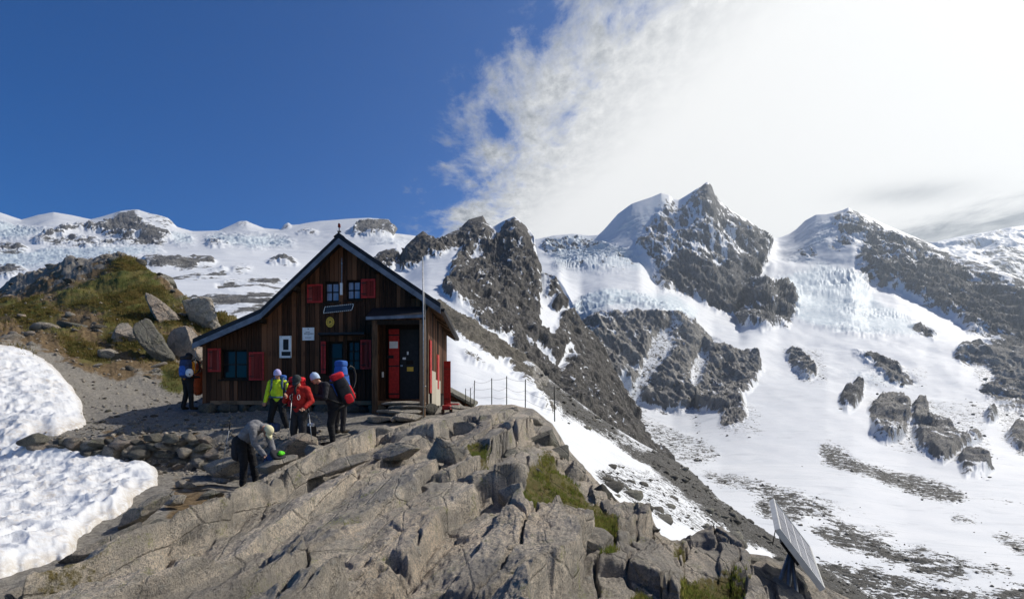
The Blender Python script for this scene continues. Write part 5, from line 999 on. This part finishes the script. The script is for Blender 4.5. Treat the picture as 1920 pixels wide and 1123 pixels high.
    quad('cell_grid', 0.031, L1 - 0.031, 0.021, L2 - 0.021, -0.0015, 0.002, M_WHITE, so)
    c = e1 * 0.42 + e2 * 0.5 + B - O - nrm * 0.06; quad('mount_plate', 0.25, 0.6, 0.35, 0.75, -0.14, -0.061, M_BLACK, so)
    for dx, dy in ((-0.62, -0.1), (-0.28, -0.3), (0.06, -0.25), (0.1, 0.4)): tube('leg', [c + Vector((-0.03, 0, -0.05)), c + Vector((dx, dy, -1.5))], 0.03, M_STEEL, so, 6)
    tube('cable', [B - O - nrm * 0.03 + Vector((-0.02, 0, 0)), B - O + Vector((-0.06, 0, -0.08)), B - O + Vector((-0.08, 0, -0.2))], 0.006, M_BLACK, so, 5)
site()
# ------------------------------------------------------------------ people and their gear
def cloth(name, c, var=0.25, rough=0.85): return plain(name, c, rough, 0, var, 14, 0.25, 0.2)
M_SKIN = plain('skin', (0.42, 0.22, 0.15), 0.55, 0, 0.12, 18, 0.05)
M_HAIR = plain('dark_hair', (0.03, 0.02, 0.015), 0.6, 0, 0.3, 60)
M_TRS = cloth('black_trousers', (0.016, 0.016, 0.018)); M_TRS2 = cloth('charcoal_trousers', (0.028, 0.028, 0.032)); M_BOOT = cloth('dark_boot_leather', (0.03, 0.025, 0.02)); M_BOOTY = cloth('olive_yellow_boot', (0.16, 0.15, 0.03))
M_FLUO = cloth('fluorescent_yellow_fabric', (0.55, 0.72, 0.03), 0.15); M_JRED = cloth('red_jacket_fabric', (0.36, 0.022, 0.018), 0.2); M_JBLK = cloth('dark_jacket_fabric', (0.026, 0.026, 0.031)); M_GREY = cloth('grey_wool', (0.17, 0.17, 0.18)); M_ORJ = cloth('orange_jacket_fabric', (0.55, 0.22, 0.02), 0.2)
M_LILAC = cloth('lilac_knit', (0.45, 0.42, 0.68), 0.12); M_LBLUE = cloth('pale_blue_knit', (0.42, 0.52, 0.68), 0.18); M_CAP = cloth('dark_grey_cap', (0.035, 0.042, 0.045)); M_BLUE = cloth('blue_pack_fabric', (0.035, 0.11, 0.38), 0.2); M_NAVY = cloth('navy_pack_fabric', (0.03, 0.05, 0.12)); M_RPACK = cloth('red_pack_fabric', (0.58, 0.02, 0.03), 0.2); M_GREENF = cloth('bright_green_fabric', (0.12, 0.62, 0.03), 0.15); M_CREAM = cloth('cream_headband', (0.62, 0.58, 0.38), 0.1); M_STRAP = cloth('slate_blue_strap', (0.06, 0.10, 0.16))
def capsule(V, Fc, a, b, ra, rb, n=12):
    a, b = np.array(a, float), np.array(b, float); d = b - a; L = np.linalg.norm(d); d = d / (L + 1e-9); t = np.array([1, 0, 0]) if abs(d[0]) < 0.8 else np.array([0, 1, 0]); u = np.cross(d, t); u /= np.linalg.norm(u); w = np.cross(d, u); o = len(V); rings = []
    for k in range(4): ang = -math.pi / 2 + (k + 0.4) * (math.pi / 2) / 4; rings.append((a + d * ra * math.sin(ang), ra * math.cos(ang)))
    rings.append((a, ra)); rings.append((b, rb))
    for k in range(4): ang = (k + 0.6) * (math.pi / 2) / 4; rings.append((b + d * rb * math.sin(ang), rb * math.cos(ang)))
    for c, r in rings:
        for i in range(n): th = 2 * math.pi * i / n; V.append(c + (u * math.cos(th) + w * math.sin(th)) * r)
    m = len(rings)
    for j in range(m - 1):
        for i in range(n): Fc.append((o + j * n + i, o + j * n + (i + 1) % n, o + (j + 1) * n + (i + 1) % n, o + (j + 1) * n + i))
    Fc.append(tuple(o + i for i in range(n))[::-1]); Fc.append(tuple(o + (m - 1) * n + i for i in range(n)))
def ellip(V, Fc, c, r, n=16, m=10):
    o = len(V); c = np.array(c, float)
    for j in range(m):
        ph = -math.pi / 2 + (j + 0.5) * math.pi / m
        for i in range(n): th = 2 * math.pi * i / n; V.append(c + np.array([r[0] * math.cos(ph) * math.cos(th), r[1] * math.cos(ph) * math.sin(th), r[2] * math.sin(ph)]))
    for j in range(m - 1):
        for i in range(n): Fc.append((o + j * n + i, o + j * n + (i + 1) % n, o + (j + 1) * n + (i + 1) % n, o + (j + 1) * n + i))
    Fc.append(tuple(o + i for i in range(n))[::-1]); Fc.append(tuple(o + (m - 1) * n + i for i in range(n)))
def person(label, loc, rz, J, mats, h=1.75, group='mountaineers at the hut'):
    """J: joints in metres for a 1.75 m figure facing -y. mats: jacket, trousers, boots"""
    root = empty('person', loc, rz); tag(root, label, 'person', group); k = h / 1.75; prim = []
    jk, tr, bt = 1, 2, 3
    def C(a, b, ra, rb, m): prim.append(('c', np.array(a) * k, np.array(b) * k, ra * k, rb * k, m))
    def E(c, r, m): prim.append(('e', np.array(c) * k, np.array(r) * k, 0, 0, m))
    P = {n: np.array(p, float) for n, p in J.items()}
    sp = P['chest'] - P['pelvis']; sp /= np.linalg.norm(sp)
    C(P['pelvis'], P['chest'], 0.135, 0.155, jk); C(P['pelvis'] + sp * 0.05 + [-0.07, 0, 0], P['chest'] + [-0.07, 0, 0], 0.105, 0.125, jk); C(P['pelvis'] + sp * 0.05 + [0.07, 0, 0], P['chest'] + [0.07, 0, 0], 0.105, 0.125, jk)
    C(P['shl'], P['shr'], 0.085, 0.085, jk); C(P['chest'], P['neck'], 0.12, 0.065, jk); C(P['hipl'], P['hipr'], 0.125, 0.125, tr)
    hd = P['head'] - P['neck']; hd /= np.linalg.norm(hd); C(P['neck'], P['head'], 0.055, 0.05, 0)
    face = np.array(J.get('face', (0, -1, -0.25)), float); face /= np.linalg.norm(face); up = np.cross(np.cross(face, hd), face); up /= np.linalg.norm(up); rt = np.cross(face, up)
    H = P['head'] + hd * 0.03
    C(H + up * 0.025 - face * 0.015, H + up * 0.025 + face * 0.01, 0.083, 0.08, 0); C(H + up * 0.0 + face * 0.02, H - up * 0.07 + face * 0.045, 0.068, 0.042, 0); C(H + face * 0.09 + up * 0.012, H + face * 0.108 - up * 0.018, 0.009, 0.013, 0)
    for s in (-1, 1): C(H + rt * s * 0.078 - up * 0.01, H + rt * s * 0.082 + up * 0.015, 0.014, 0.014, 0); C(H + rt * s * 0.03 + face * 0.078 - up * 0.03, H + rt * s * 0.035 + face * 0.07 - up * 0.035, 0.02, 0.018, 0)
    for s in 'lr':
        C(P['sh' + s], P['el' + s], 0.078, 0.062, jk); C(P['el' + s], P['wr' + s], 0.062, 0.045, jk); C(P['hip' + s], P['kn' + s], 0.108, 0.075, tr); C(P['kn' + s], P['an' + s], 0.075, 0.062, tr)
        C(P['an' + s] - [0, 0, 0.01], P['an' + s] * [1, 1, 0] + [0, 0, 0.05], 0.055, 0.05, bt); C(P['an' + s] * [1, 1, 0] + [0, 0, 0.05], P['to' + s], 0.052, 0.042, bt)
        f = P['wr' + s] - P['el' + s]; f /= np.linalg.norm(f); side = np.cross(f, [0, -1, 0.2]); side /= np.linalg.norm(side) + 1e-9; pal = np.cross(side, f); sg = 1 if s == 'l' else -1
        if 'hand' in J: f = f * 0.8 + np.array(J['hand']) * 0.5; f /= np.linalg.norm(f)
        w0 = P['wr' + s]; C(w0, w0 + f * 0.075, 0.027, 0.03, 0); C(w0 + f * 0.03 - side * 0.018, w0 + f * 0.08 - side * 0.02, 0.02, 0.018, 0); C(w0 + f * 0.03 + side * 0.018, w0 + f * 0.08 + side * 0.02, 0.02, 0.018, 0)
        for q, (o_, l_) in enumerate(((-0.033, 0.032), (-0.011, 0.038), (0.011, 0.036), (0.033, 0.028))): b0 = w0 + f * 0.088 + side * o_; m0 = b0 + f * l_ + pal * 0.008; C(b0, m0, 0.0105, 0.010, 0); C(m0, m0 + pal * 0.03 + f * 0.008, 0.010, 0.009, 0)
        t0 = w0 + f * 0.035 + side * 0.03 * sg; t1 = t0 + f * 0.03 + side * 0.025 * sg + pal * 0.015; C(t0, t1, 0.013, 0.011, 0); C(t1, t1 + f * 0.025 + pal * 0.015, 0.011, 0.009, 0)
    for e in J.get('extra', []): C(*e)
    V = []; Fc = []
    for p in prim:
        if p[0] == 'c': capsule(V, Fc, p[1], p[2], p[3], p[4])
        else: ellip(V, Fc, p[1], p[2])
    me = bpy.data.meshes.new('body_cage'); me.from_pydata([tuple(v) for v in V], [], Fc); tmp = bpy.data.objects.new('body_cage', me); COL.objects.link(tmp)
    md = tmp.modifiers.new('r', 'REMESH'); md.mode = 'VOXEL'; md.voxel_size = 0.0095; sm = tmp.modifiers.new('s', 'SMOOTH'); sm.iterations = 2; sm.factor = 0.4
    dg = bpy.context.evaluated_depsgraph_get(); body = bpy.data.meshes.new_from_object(tmp.evaluated_get(dg)); bpy.data.objects.remove(tmp); bpy.data.meshes.remove(me); body.name = 'body'
    n = len(body.vertices); co = np.empty(n * 3, np.float32); body.vertices.foreach_get('co', co); co = co.reshape(-1, 3)
    def near(pts):
        best = np.full(len(pts), 9e9); idx = np.zeros(len(pts), int)
        for p in prim:
            a, b = p[1], p[2]; d = b - a; t = np.clip(((pts - a) @ d) / (d @ d + 1e-12), 0, 1); ds = np.linalg.norm(pts - a - t[:, None] * d, axis=1) - (p[3] + (p[4] - p[3]) * t); c = ds < best; best[c] = ds[c]; idx[c] = p[5]
        return idx
    vm = near(co); nr = np.empty(n * 3, np.float32); body.vertices.foreach_get('normal', nr); nr = nr.reshape(-1, 3)
    fold = (fbm(co[:, 0] * 9, co[:, 1] * 9, co[:, 2] * 16, 3, 0.55, int(h * 1000) % 60, True) * 0.010) * (vm > 0) * (vm < 3); co = co + nr * fold[:, None]
    body.vertices.foreach_set('co', co.reshape(-1)); np_ = len(body.polygons); ct = np.empty(np_ * 3, np.float32); body.polygons.foreach_get('center', ct); body.materials.clear()
    for m in [M_SKIN] + list(mats): body.materials.append(m)
    body.polygons.foreach_set('material_index', near(ct.reshape(-1, 3)).astype(np.int32)); body.polygons.foreach_set('use_smooth', np.ones(np_, dtype=bool)); body.update()
    o = bpy.data.objects.new('body', body); COL.objects.link(o); o.parent = root
    HF = (H * k, up, rt, face, k)
    for s in (-1, 1):
        V = []; Fc = []; ellip(V, Fc, (H + rt * s * 0.031 + face * 0.087 + up * 0.014) * k, (0.011, 0.011, 0.009)); e = bpy.data.meshes.new('eye'); e.from_pydata([tuple(v) for v in V], [], Fc); link('eye', e, M_BLACK, root, True)
    V = []; Fc = []; capsule(V, Fc, (H + rt * -0.02 + face * 0.085 - up * 0.052) * k, (H + rt * 0.02 + face * 0.085 - up * 0.052) * k, 0.005, 0.005); e = bpy.data.meshes.new('mouth'); e.from_pydata([tuple(v) for v in V], [], Fc); link('mouth', e, plain('lips', (0.28, 0.09, 0.08), 0.5), root, True)
    return root, HF
def headgear(root, HF, mat, kind):
    H, up, rt, face, k = HF; c = H + up * 0.035 * k; n, m = 24, 9; V = []; Fc = []; R = 0.097 * k; top = {'beanie': 1.25, 'cap': 0.98, 'band': 1.0, 'hair': 1.0}[kind]; lo = {'beanie': -0.3, 'cap': -0.05, 'band': -0.05, 'hair': -0.5}[kind]; hi = 0.30 if kind == 'band' else 1.0
    for j in range(m):
        t = lo + (hi - lo) * j / (m - 1); rr = R * math.sqrt(max(0.0, 1 - max(0, t) ** 2 * 0.999)) * (1.02 if j > 0 else 1.06)
        for i in range(n):
            a = 2 * math.pi * i / n; dirv = rt * math.cos(a) * 0.93 + face * math.sin(a) * 1.02; drop_ = 0.0
            V.append(c + dirv * rr + up * R * (t * (top if t > 0 else 1.0) - (0.35 * max(0, -math.sin(a)) if (kind in ('hair', 'beanie') and j < 2) else 0)))
    for j in range(m - 1):
        for i in range(n): Fc.append((j * n + i, j * n + (i + 1) % n, (j + 1) * n + (i + 1) % n, (j + 1) * n + i))
    if kind != 'band': Fc.append(tuple((m - 1) * n + i for i in range(n)))
    me = bpy.data.meshes.new(kind); me.from_pydata([tuple(v) for v in V], [], Fc); nm = {'beanie': 'woollen_hat', 'cap': 'cap', 'band': 'headband', 'hair': 'hair'}[kind]; o = link(nm, me, mat, root, True); sd = o.modifiers.new('t', 'SOLIDIFY'); sd.thickness = 0.006; sd.offset = 1
    if kind == 'cap':
        V = []; Fc = []; nb = 9
        for t, (d0, dz) in enumerate(((0.08, 0.0), (0.175, -0.035))):
            for i in range(nb): a = -1.2 + 2.4 * i / (nb - 1); dd = d0 * (math.cos(a) * 0.35 + 0.65) if t else d0; V.append(c + (rt * math.sin(a) * (0.09 if not t else 0.095) + face * (0.02 + dd * math.cos(a)) + up * (dz - 0.005 * abs(a))) * k)
        for i in range(nb - 1): Fc.append((i, i + 1, nb + i + 1, nb + i))
        me = bpy.data.meshes.new('peak'); me.from_pydata([tuple(v) for v in V], [], Fc); p = link('peak', me, mat, o, True); sd = p.modifiers.new('t', 'SOLIDIFY'); sd.thickness = 0.008
def rbox(name, c, half, mat, parent, e=0.45, rot=(0, 0, 0), noise_=0.03, seed=1):
    n, m = 28, 18; V = []; Fc = []; sg = lambda x, p: math.copysign(abs(x) ** p, x)
    for j in range(m + 1):
        ph = -math.pi / 2 + j * math.pi / m
        for i in range(n): th = 2 * math.pi * i / n; V.append((half[0] * sg(math.cos(ph), e) * sg(math.cos(th), e), half[1] * sg(math.cos(ph), e) * sg(math.sin(th), e), half[2] * sg(math.sin(ph), e)))
    A = np.array(V); s = float(np.mean(half)); nn = A / (np.linalg.norm(A, axis=1, keepdims=True) + 1e-6); A += nn * (fbm(A[:, 0] / s, A[:, 1] / s, A[:, 2] / s, 4, 0.6, seed) * s * noise_ * 3)[:, None]
    for j in range(m):
        for i in range(n): Fc.append((j * n + i, j * n + (i + 1) % n, (j + 1) * n + (i + 1) % n, (j + 1) * n + i))
    me = fast_mesh(name, A, Fc); me.materials.append(mat); bm = bmesh.new(); bm.from_mesh(me); bmesh.ops.remove_doubles(bm, verts=bm.verts, dist=0.0005); bmesh.ops.recalc_face_normals(bm, faces=bm.faces); bm.to_mesh(me); bm.free()
    o = link(name, me, None, parent, True); o.location = c; o.rotation_euler = rot; return o
def backpack(label, loc, rz, mats, size=(0.16, 0.12, 0.30), lean=0.0, straps=None, group='backpacks'):
    """body, lid and pocket; the back panel faces -y"""
    r = empty('backpack', loc, rz); r.rotation_euler = (lean, 0, rz); tag(r, label, 'backpack', group); sx, sy, sz = size; m0, m1, m2 = mats[:3]
    b = rbox('pack_body', (0, 0, 0), (sx, sy, sz), m0, r, 0.5, seed=3); rbox('lid', (0, -0.01, sz * 1.02), (sx * 0.92, sy * 1.0, sz * 0.22), m1, r, 0.5, seed=4); rbox('front_pocket', (0, sy * 0.85, -sz * 0.25), (sx * 0.75, sy * 0.4, sz * 0.5), m2, r, 0.5, seed=5)
    for s in (-1, 1):
        rbox('side_pocket', (s * sx * 0.98, 0, -sz * 0.55), (sx * 0.2, sy * 0.6, sz * 0.3), m2, r, 0.5, seed=6); tube('compression_strap', [(s * sx * 1.02, -sy * 0.8, sz * 0.3), (s * sx * 1.04, sy * 0.3, sz * 0.3), (s * sx * 0.8, sy * 1.0, sz * 0.3)], 0.008, M_BLACK, r, 5)
        if straps:
            y0 = straps; tube('shoulder_strap', [(s * 0.11, -sy, sz * 0.72), (s * 0.125, -sy - 0.08, sz * 0.9), (s * 0.13, -sy - y0 * 0.75, sz * 0.78), (s * 0.125, -sy - y0 - 0.012, sz * 0.35), (s * 0.135, -sy - y0 - 0.0, -sz * 0.05), (s * 0.2, -sy - y0 * 0.5, -sz * 0.45), (s * 0.17, -sy, -sz * 0.7)], [0.02, 0.024, 0.026, 0.026, 0.022, 0.012, 0.012], mats[3] if len(mats) > 3 else M_BLACK, r, 8)
    if straps: tube('hip_belt', [(-sx, -sy, -sz * 0.8), (-0.2, -sy - straps * 0.6, -sz * 0.85), (-0.1, -sy - straps - 0.035, -sz * 0.9), (0.1, -sy - straps - 0.035, -sz * 0.9), (0.2, -sy - straps * 0.6, -sz * 0.85), (sx, -sy, -sz * 0.8)], 0.025, mats[3] if len(mats) > 3 else M_BLACK, r, 8)
    return r
def pole(label, a, b, group='trekking poles'):
    a, b = Vector(a), Vector(b); r = empty('trekking_pole', b); tag(r, label, 'trekking pole', group); d = (a - b); L = d.length; d.normalize(); O = b
    tube('shaft', [Vector((0, 0, 0)) + d * 0.05, d * (L * 0.5), d * (L * 0.9)], [0.006, 0.008, 0.009], M_STEEL, r, 8); tube('grip', [d * (L * 0.88), d * (L * 0.95), d * L], [0.014, 0.017, 0.019], M_BLACK, r, 8); tube('basket', [d * 0.07, d * 0.075, d * 0.085], [0.012, 0.032, 0.010], M_BLACK, r, 10); tube('tip', [Vector((0, 0, 0)), d * 0.06], [0.003, 0.006], M_BLACK, r, 6)
    tube('clamp', [d * (L * 0.52), d * (L * 0.56)], 0.012, M_BLACK, r, 8); tube('wrist_strap', [d * (L * 0.97), d * (L * 0.9) + Vector((0.03, -0.03, 0)), d * (L * 0.84) + Vector((0.02, -0.03, 0)), d * (L * 0.95) + Vector((0.01, 0, 0))], 0.006, M_BLACK, r, 5); return r
def stand(px, D): x = (px - CX) / F * D; return Vector((x, D, drop(x, D)[0]))
def people():
    base = dict(pelvis=(0, 0, .97), chest=(0, 0, 1.30), neck=(0, -.01, 1.48), head=(0, -.03, 1.60), shl=(-.18, 0, 1.41), shr=(.18, 0, 1.41), hipl=(-.08, 0, .93), hipr=(.08, 0, .93), ell=(-.27, .02, 1.16), elr=(.27, .02, 1.16), wrl=(-.28, -.08, .93), wrr=(.28, -.08, .93), knl=(-.1, -.03, .5), knr=(.1, -.03, .5), anl=(-.11, .02, .09), anr=(.11, .02, .09), tol=(-.14, -.17, .042), tor=(.14, -.17, .042))
    def J(**k): d = dict(base); d.update(k); return d
    # 1: yellow jacket
    p = Vector(((521 - CX) / F * 14.9, 14.9, (HY - 817) / F * 14.9)); r, hf = person('person in fluorescent yellow jacket, lilac woollen hat and black trousers', p, 0.12, J(knl=(-.17, -.04, .5), anl=(-.22, .02, .09), tol=(-.27, -.16, .042), knr=(.16, -.05, .5), anr=(.26, .06, .09), tor=(.33, -.11, .042), wrl=(-.31, -.06, .92), elr=(.31, .05, 1.17), wrr=(.27, -.08, .98)), (M_FLUO, M_TRS, M_BOOT), 1.66); headgear(r, hf, M_LILAC, 'beanie')
    backpack('blue backpack worn by the person in the yellow jacket', p + Vector((-0.02, 0.22, 1.22)), 0.12, (M_BLUE, M_BLUE, M_NAVY, M_STRAP), (0.16, 0.10, 0.27), 0, 0.25)
    # 2: red jacket, two poles
    p = Vector(((560 - CX) / F * 13.1, 13.1, (HY - 850) / F * 13.1)); r, hf = person('person in red jacket and dark cap leaning on two trekking poles', p, -0.05, J(head=(0, -.07, 1.59), face=(0, -1, -.75), ell=(-.28, -.06, 1.17), wrl=(-.17, -.27, 1.26), elr=(.30, -.02, 1.16), wrr=(.21, -.2, 1.02), anl=(-.09, .0, .09), tol=(-.13, -.2, .042), anr=(.11, .04, .09), tor=(.14, -.16, .042)), (M_JRED, M_TRS2, M_BOOTY), 1.76); headgear(r, hf, M_CAP, 'cap')
    for s in (-1, 1):      # white loop marks on the chest
        o = tube('loop_mark', [Vector((s * 0.085 + 0.028 * math.cos(t), -0.205 + 0.01 * abs(math.sin(t)), 1.255 + 0.055 * math.sin(t))) for t in [i * 2 * math.pi / 14 for i in range(15)]], 0.006, M_WHITE, r, 5)
    backpack('big red backpack worn by the person in the red jacket', p + Vector((-0.13, 0.26, 1.32)), -0.05, (M_RPACK, M_RPACK, M_JRED), (0.19, 0.12, 0.32), 0, 0.27)
    pole('trekking pole in the raised hand of the person in red', at(547.5, 738, 12.75), at(540, 842, 12.6)); pole('trekking pole in the lowered hand of the person in red', at(578, 766, 12.85), at(585.5, 832, 12.5))
    # 3: dark jacket, pale blue hat, stooping to the left
    p = Vector(((621 - CX) / F * 13.6, 13.6, (HY - 836) / F * 13.6)); r, hf = person('stooping person in dark jacket and pale blue woollen hat facing left', p, -1.05, J(pelvis=(0, .06, .97), chest=(0, -.1, 1.28), neck=(0, -.24, 1.43), head=(0, -.33, 1.52), face=(0, -1, -.45), shl=(-.18, -.16, 1.39), shr=(.18, -.16, 1.39), hipl=(-.08, .06, .93), hipr=(.08, .06, .93), ell=(-.25, -.2, 1.12), wrl=(-.1, -.38, 1.16), elr=(.25, -.2, 1.12), wrr=(.08, -.4, 1.14), knl=(-.09, .02, .5), knr=(.09, -.04, .5), anl=(-.1, .06, .09), anr=(.1, .02, .09)), (M_JBLK, M_TRS, M_BOOT), 1.76); headgear(r, hf, M_LBLUE, 'beanie')
    q = p + Vector((0.26, 0.1, 1.28)); bp = backpack('red and black backpack worn by the stooping person in dark jacket', q, -1.05, (M_JBLK, M_RPACK, M_RPACK), (0.18, 0.15, 0.36), 0.42, 0.28); rbox('bottle', (-0.22, 0.0, -0.12), (0.035, 0.035, 0.1), M_WHITE, bp, 0.8)
    # 4: blue rain cover, standing behind
    p = Vector(((637 - CX) / F * 14.4, 14.4, (HY - 812) / F * 14.4)); r, hf = person('person with blue rain cover standing behind the stooping person', p, 2.7, J(face=(0, -1, -.1)), (M_BLUE, M_TRS2, M_BOOT), 1.72); headgear(r, hf, M_BLUE, 'beanie')
    backpack('tall blue rain-covered backpack behind the stooping person', p + Vector((0.09, -0.22, 1.3)), 2.7, (M_BLUE, M_BLUE, M_BLUE), (0.15, 0.12, 0.38), 0, 0.25)
    # 5: bent double over a pack
    p = Vector(((466 - CX) / F * 11.6, 11.6, (HY - 914) / F * 11.6)); r, hf = person('person in grey top bending down over a backpack on the rock', p, 1.25, J(pelvis=(0, .12, .96), chest=(0, -.16, 1.2), neck=(0, -.33, 1.21), head=(0, -.43, 1.15), face=(0, -.55, -1), shl=(-.18, -.26, 1.19), shr=(.18, -.26, 1.19), hipl=(-.09, .12, .93), hipr=(.09, .12, .93), ell=(-.2, -.33, .90), wrl=(-.12, -.48, .68), elr=(.2, -.36, .90), wrr=(.12, -.52, .68), knl=(-.1, .02, .5), knr=(.12, .0, .5), anl=(-.12, .03, .09), anr=(.14, -.06, .09), tol=(-.14, -.17, .042), tor=(.16, -.25, .042)), (M_GREY, M_TRS, M_BOOT), 1.74); headgear(r, hf, M_CREAM, 'cap')
    me_ = rbox('jacket_tied_round_waist', (0, 0.2, 0.78), (0.2, 0.09, 0.26), M_JBLK, r, 0.6, seed=9)
    bp = backpack('dark backpack with bright green top lying on the rock', at(512, 866, 11.3), 1.0, (M_NAVY, M_JBLK, M_JBLK), (0.15, 0.12, 0.2), 0.75); rbox('green_flap', (0.03, -0.03, 0.27), (0.075, 0.05, 0.035), M_GREENF, bp, 0.9, noise_=0.15)
    # 6: person at the left corner of the hut
    p = Vector(((352 - CX) / F * 18.0, 18.0, (HY - 768) / F * 18.0)); r, hf = person('person in orange and black jacket seen from behind by the hut corner', p, 2.75, J(anl=(-.16, .0, .09), anr=(.15, .04, .09), tol=(-.2, -.16, .042), tor=(.18, -.14, .042), wrl=(-.1, -.28, 1.2), wrr=(.12, -.3, 1.15)), (M_ORJ, M_TRS, M_BOOT), 1.74); headgear(r, hf, M_BLACK, 'hair')
    bp = backpack('navy blue backpack worn by the person at the hut corner', p + Vector((0.07, -0.24, 1.26)), 2.75, (M_NAVY, M_JBLK, M_BLUE), (0.17, 0.12, 0.30), 0, 0.26)
    # helmet hung from that pack
    hq = p + Vector((0.24, -0.34, 1.12)); hm = empty('helmet', hq); tag(hm, 'white climbing helmet hanging from the navy backpack', 'helmet'); V = []; Fc = []
    ellip(V, Fc, (0, 0, 0), (0.115, 0.10, 0.13), 20, 12); me = bpy.data.meshes.new('shell'); me.from_pydata([tuple(v) for v in V], [], Fc); link('shell', me, M_WHITE, hm, True); tube('rim', [(0.11 * math.cos(t), 0.02 + 0.03 * math.sin(t), 0.128 * math.sin(t)) for t in [i * math.pi / 8 for i in range(17)]], 0.012, M_NAVY, hm, 6); tube('chin_strap', [(0, 0, 0.12), (0.0, 0.02, 0.22)], 0.008, M_BLACK, hm, 5); rbox('vent', (0.05, -0.085, -0.05), (0.02, 0.02, 0.02), M_BLACK, hm, 0.8)
    pole('pale pole strapped upright behind the person at the hut corner', at(367.5, 646, 17.6), at(366, 700, 17.7))
    # poles planted beside the bending person
    a = hit(416, 884, [GROUND, OUTCROP]); pole('trekking pole planted in gravel left of the bending person', at(432, 792, 11.9), at(415, 884, 11.9)); pole('short trekking pole with orange band beside the bending person', at(440.5, 818, 11.7), at(443, 876, 11.7))
    # dark bag with pale flap behind the person in red, dark blue bag near the bending person's head
    b1 = empty('stuff_sack', at(577, 818, 14.2)); tag(b1, 'small dark bag with pale flap on the ground before the hut', 'bag'); rbox('sack', (0, 0, 0.12), (0.2, 0.15, 0.16), M_JBLK, b1, 0.6); rbox('flap', (0.1, -0.06, 0.28), (0.08, 0.06, 0.05), M_WHITE, b1, 0.7); tube('drawcord', [(0.1, -0.1, 0.25), (0.16, -0.16, 0.1)], 0.008, M_BLACK, b1, 5)
    b2 = empty('stuff_sack', at(514, 806, 13.0)); tag(b2, 'small navy bag on the rock beside the bending person', 'bag'); rbox('sack', (0, 0, 0.06), (0.12, 0.1, 0.1), M_NAVY, b2, 0.6); tube('drawcord', [(0.0, -0.05, 0.14), (0.03, -0.1, 0.18), (0.06, -0.1, 0.14)], 0.01, M_BLACK, b2, 5)
people()
# ------------------------------------------------------------------ the air between here and the peaks
def haze():
    me = bpy.data.meshes.new('haze'); x0, x1, y0, y1, z0, z1 = -4500, 5600, -40, 5400, -420, 1160
    me.from_pydata([(x, y, z) for z in (z0, z1) for x, y in ((x0, y0), (x1, y0), (x1, y1), (x0, y1))], [], BOXF); bm = bmesh.new(); bm.from_mesh(me); bmesh.ops.recalc_face_normals(bm, faces=bm.faces); bm.to_mesh(me); bm.free()
    m = bpy.data.materials.new('thin_mountain_haze'); m.use_nodes = True; nt = m.node_tree; nt.nodes.clear(); o = nt.nodes.new('ShaderNodeOutputMaterial'); v = nt.nodes.new('ShaderNodeVolumePrincipled')
    v.inputs['Color'].default_value = (0.78, 0.88, 1.0, 1); v.inputs['Density'].default_value = HAZE; v.inputs['Anisotropy'].default_value = 0.6; nt.links.new(v.outputs[0], o.inputs['Volume'])
    h = link('haze', me, m); tag(h, 'thin pale haze in front of the far peaks', 'haze', None, 'stuff')
HAZE = 0.00006
haze()
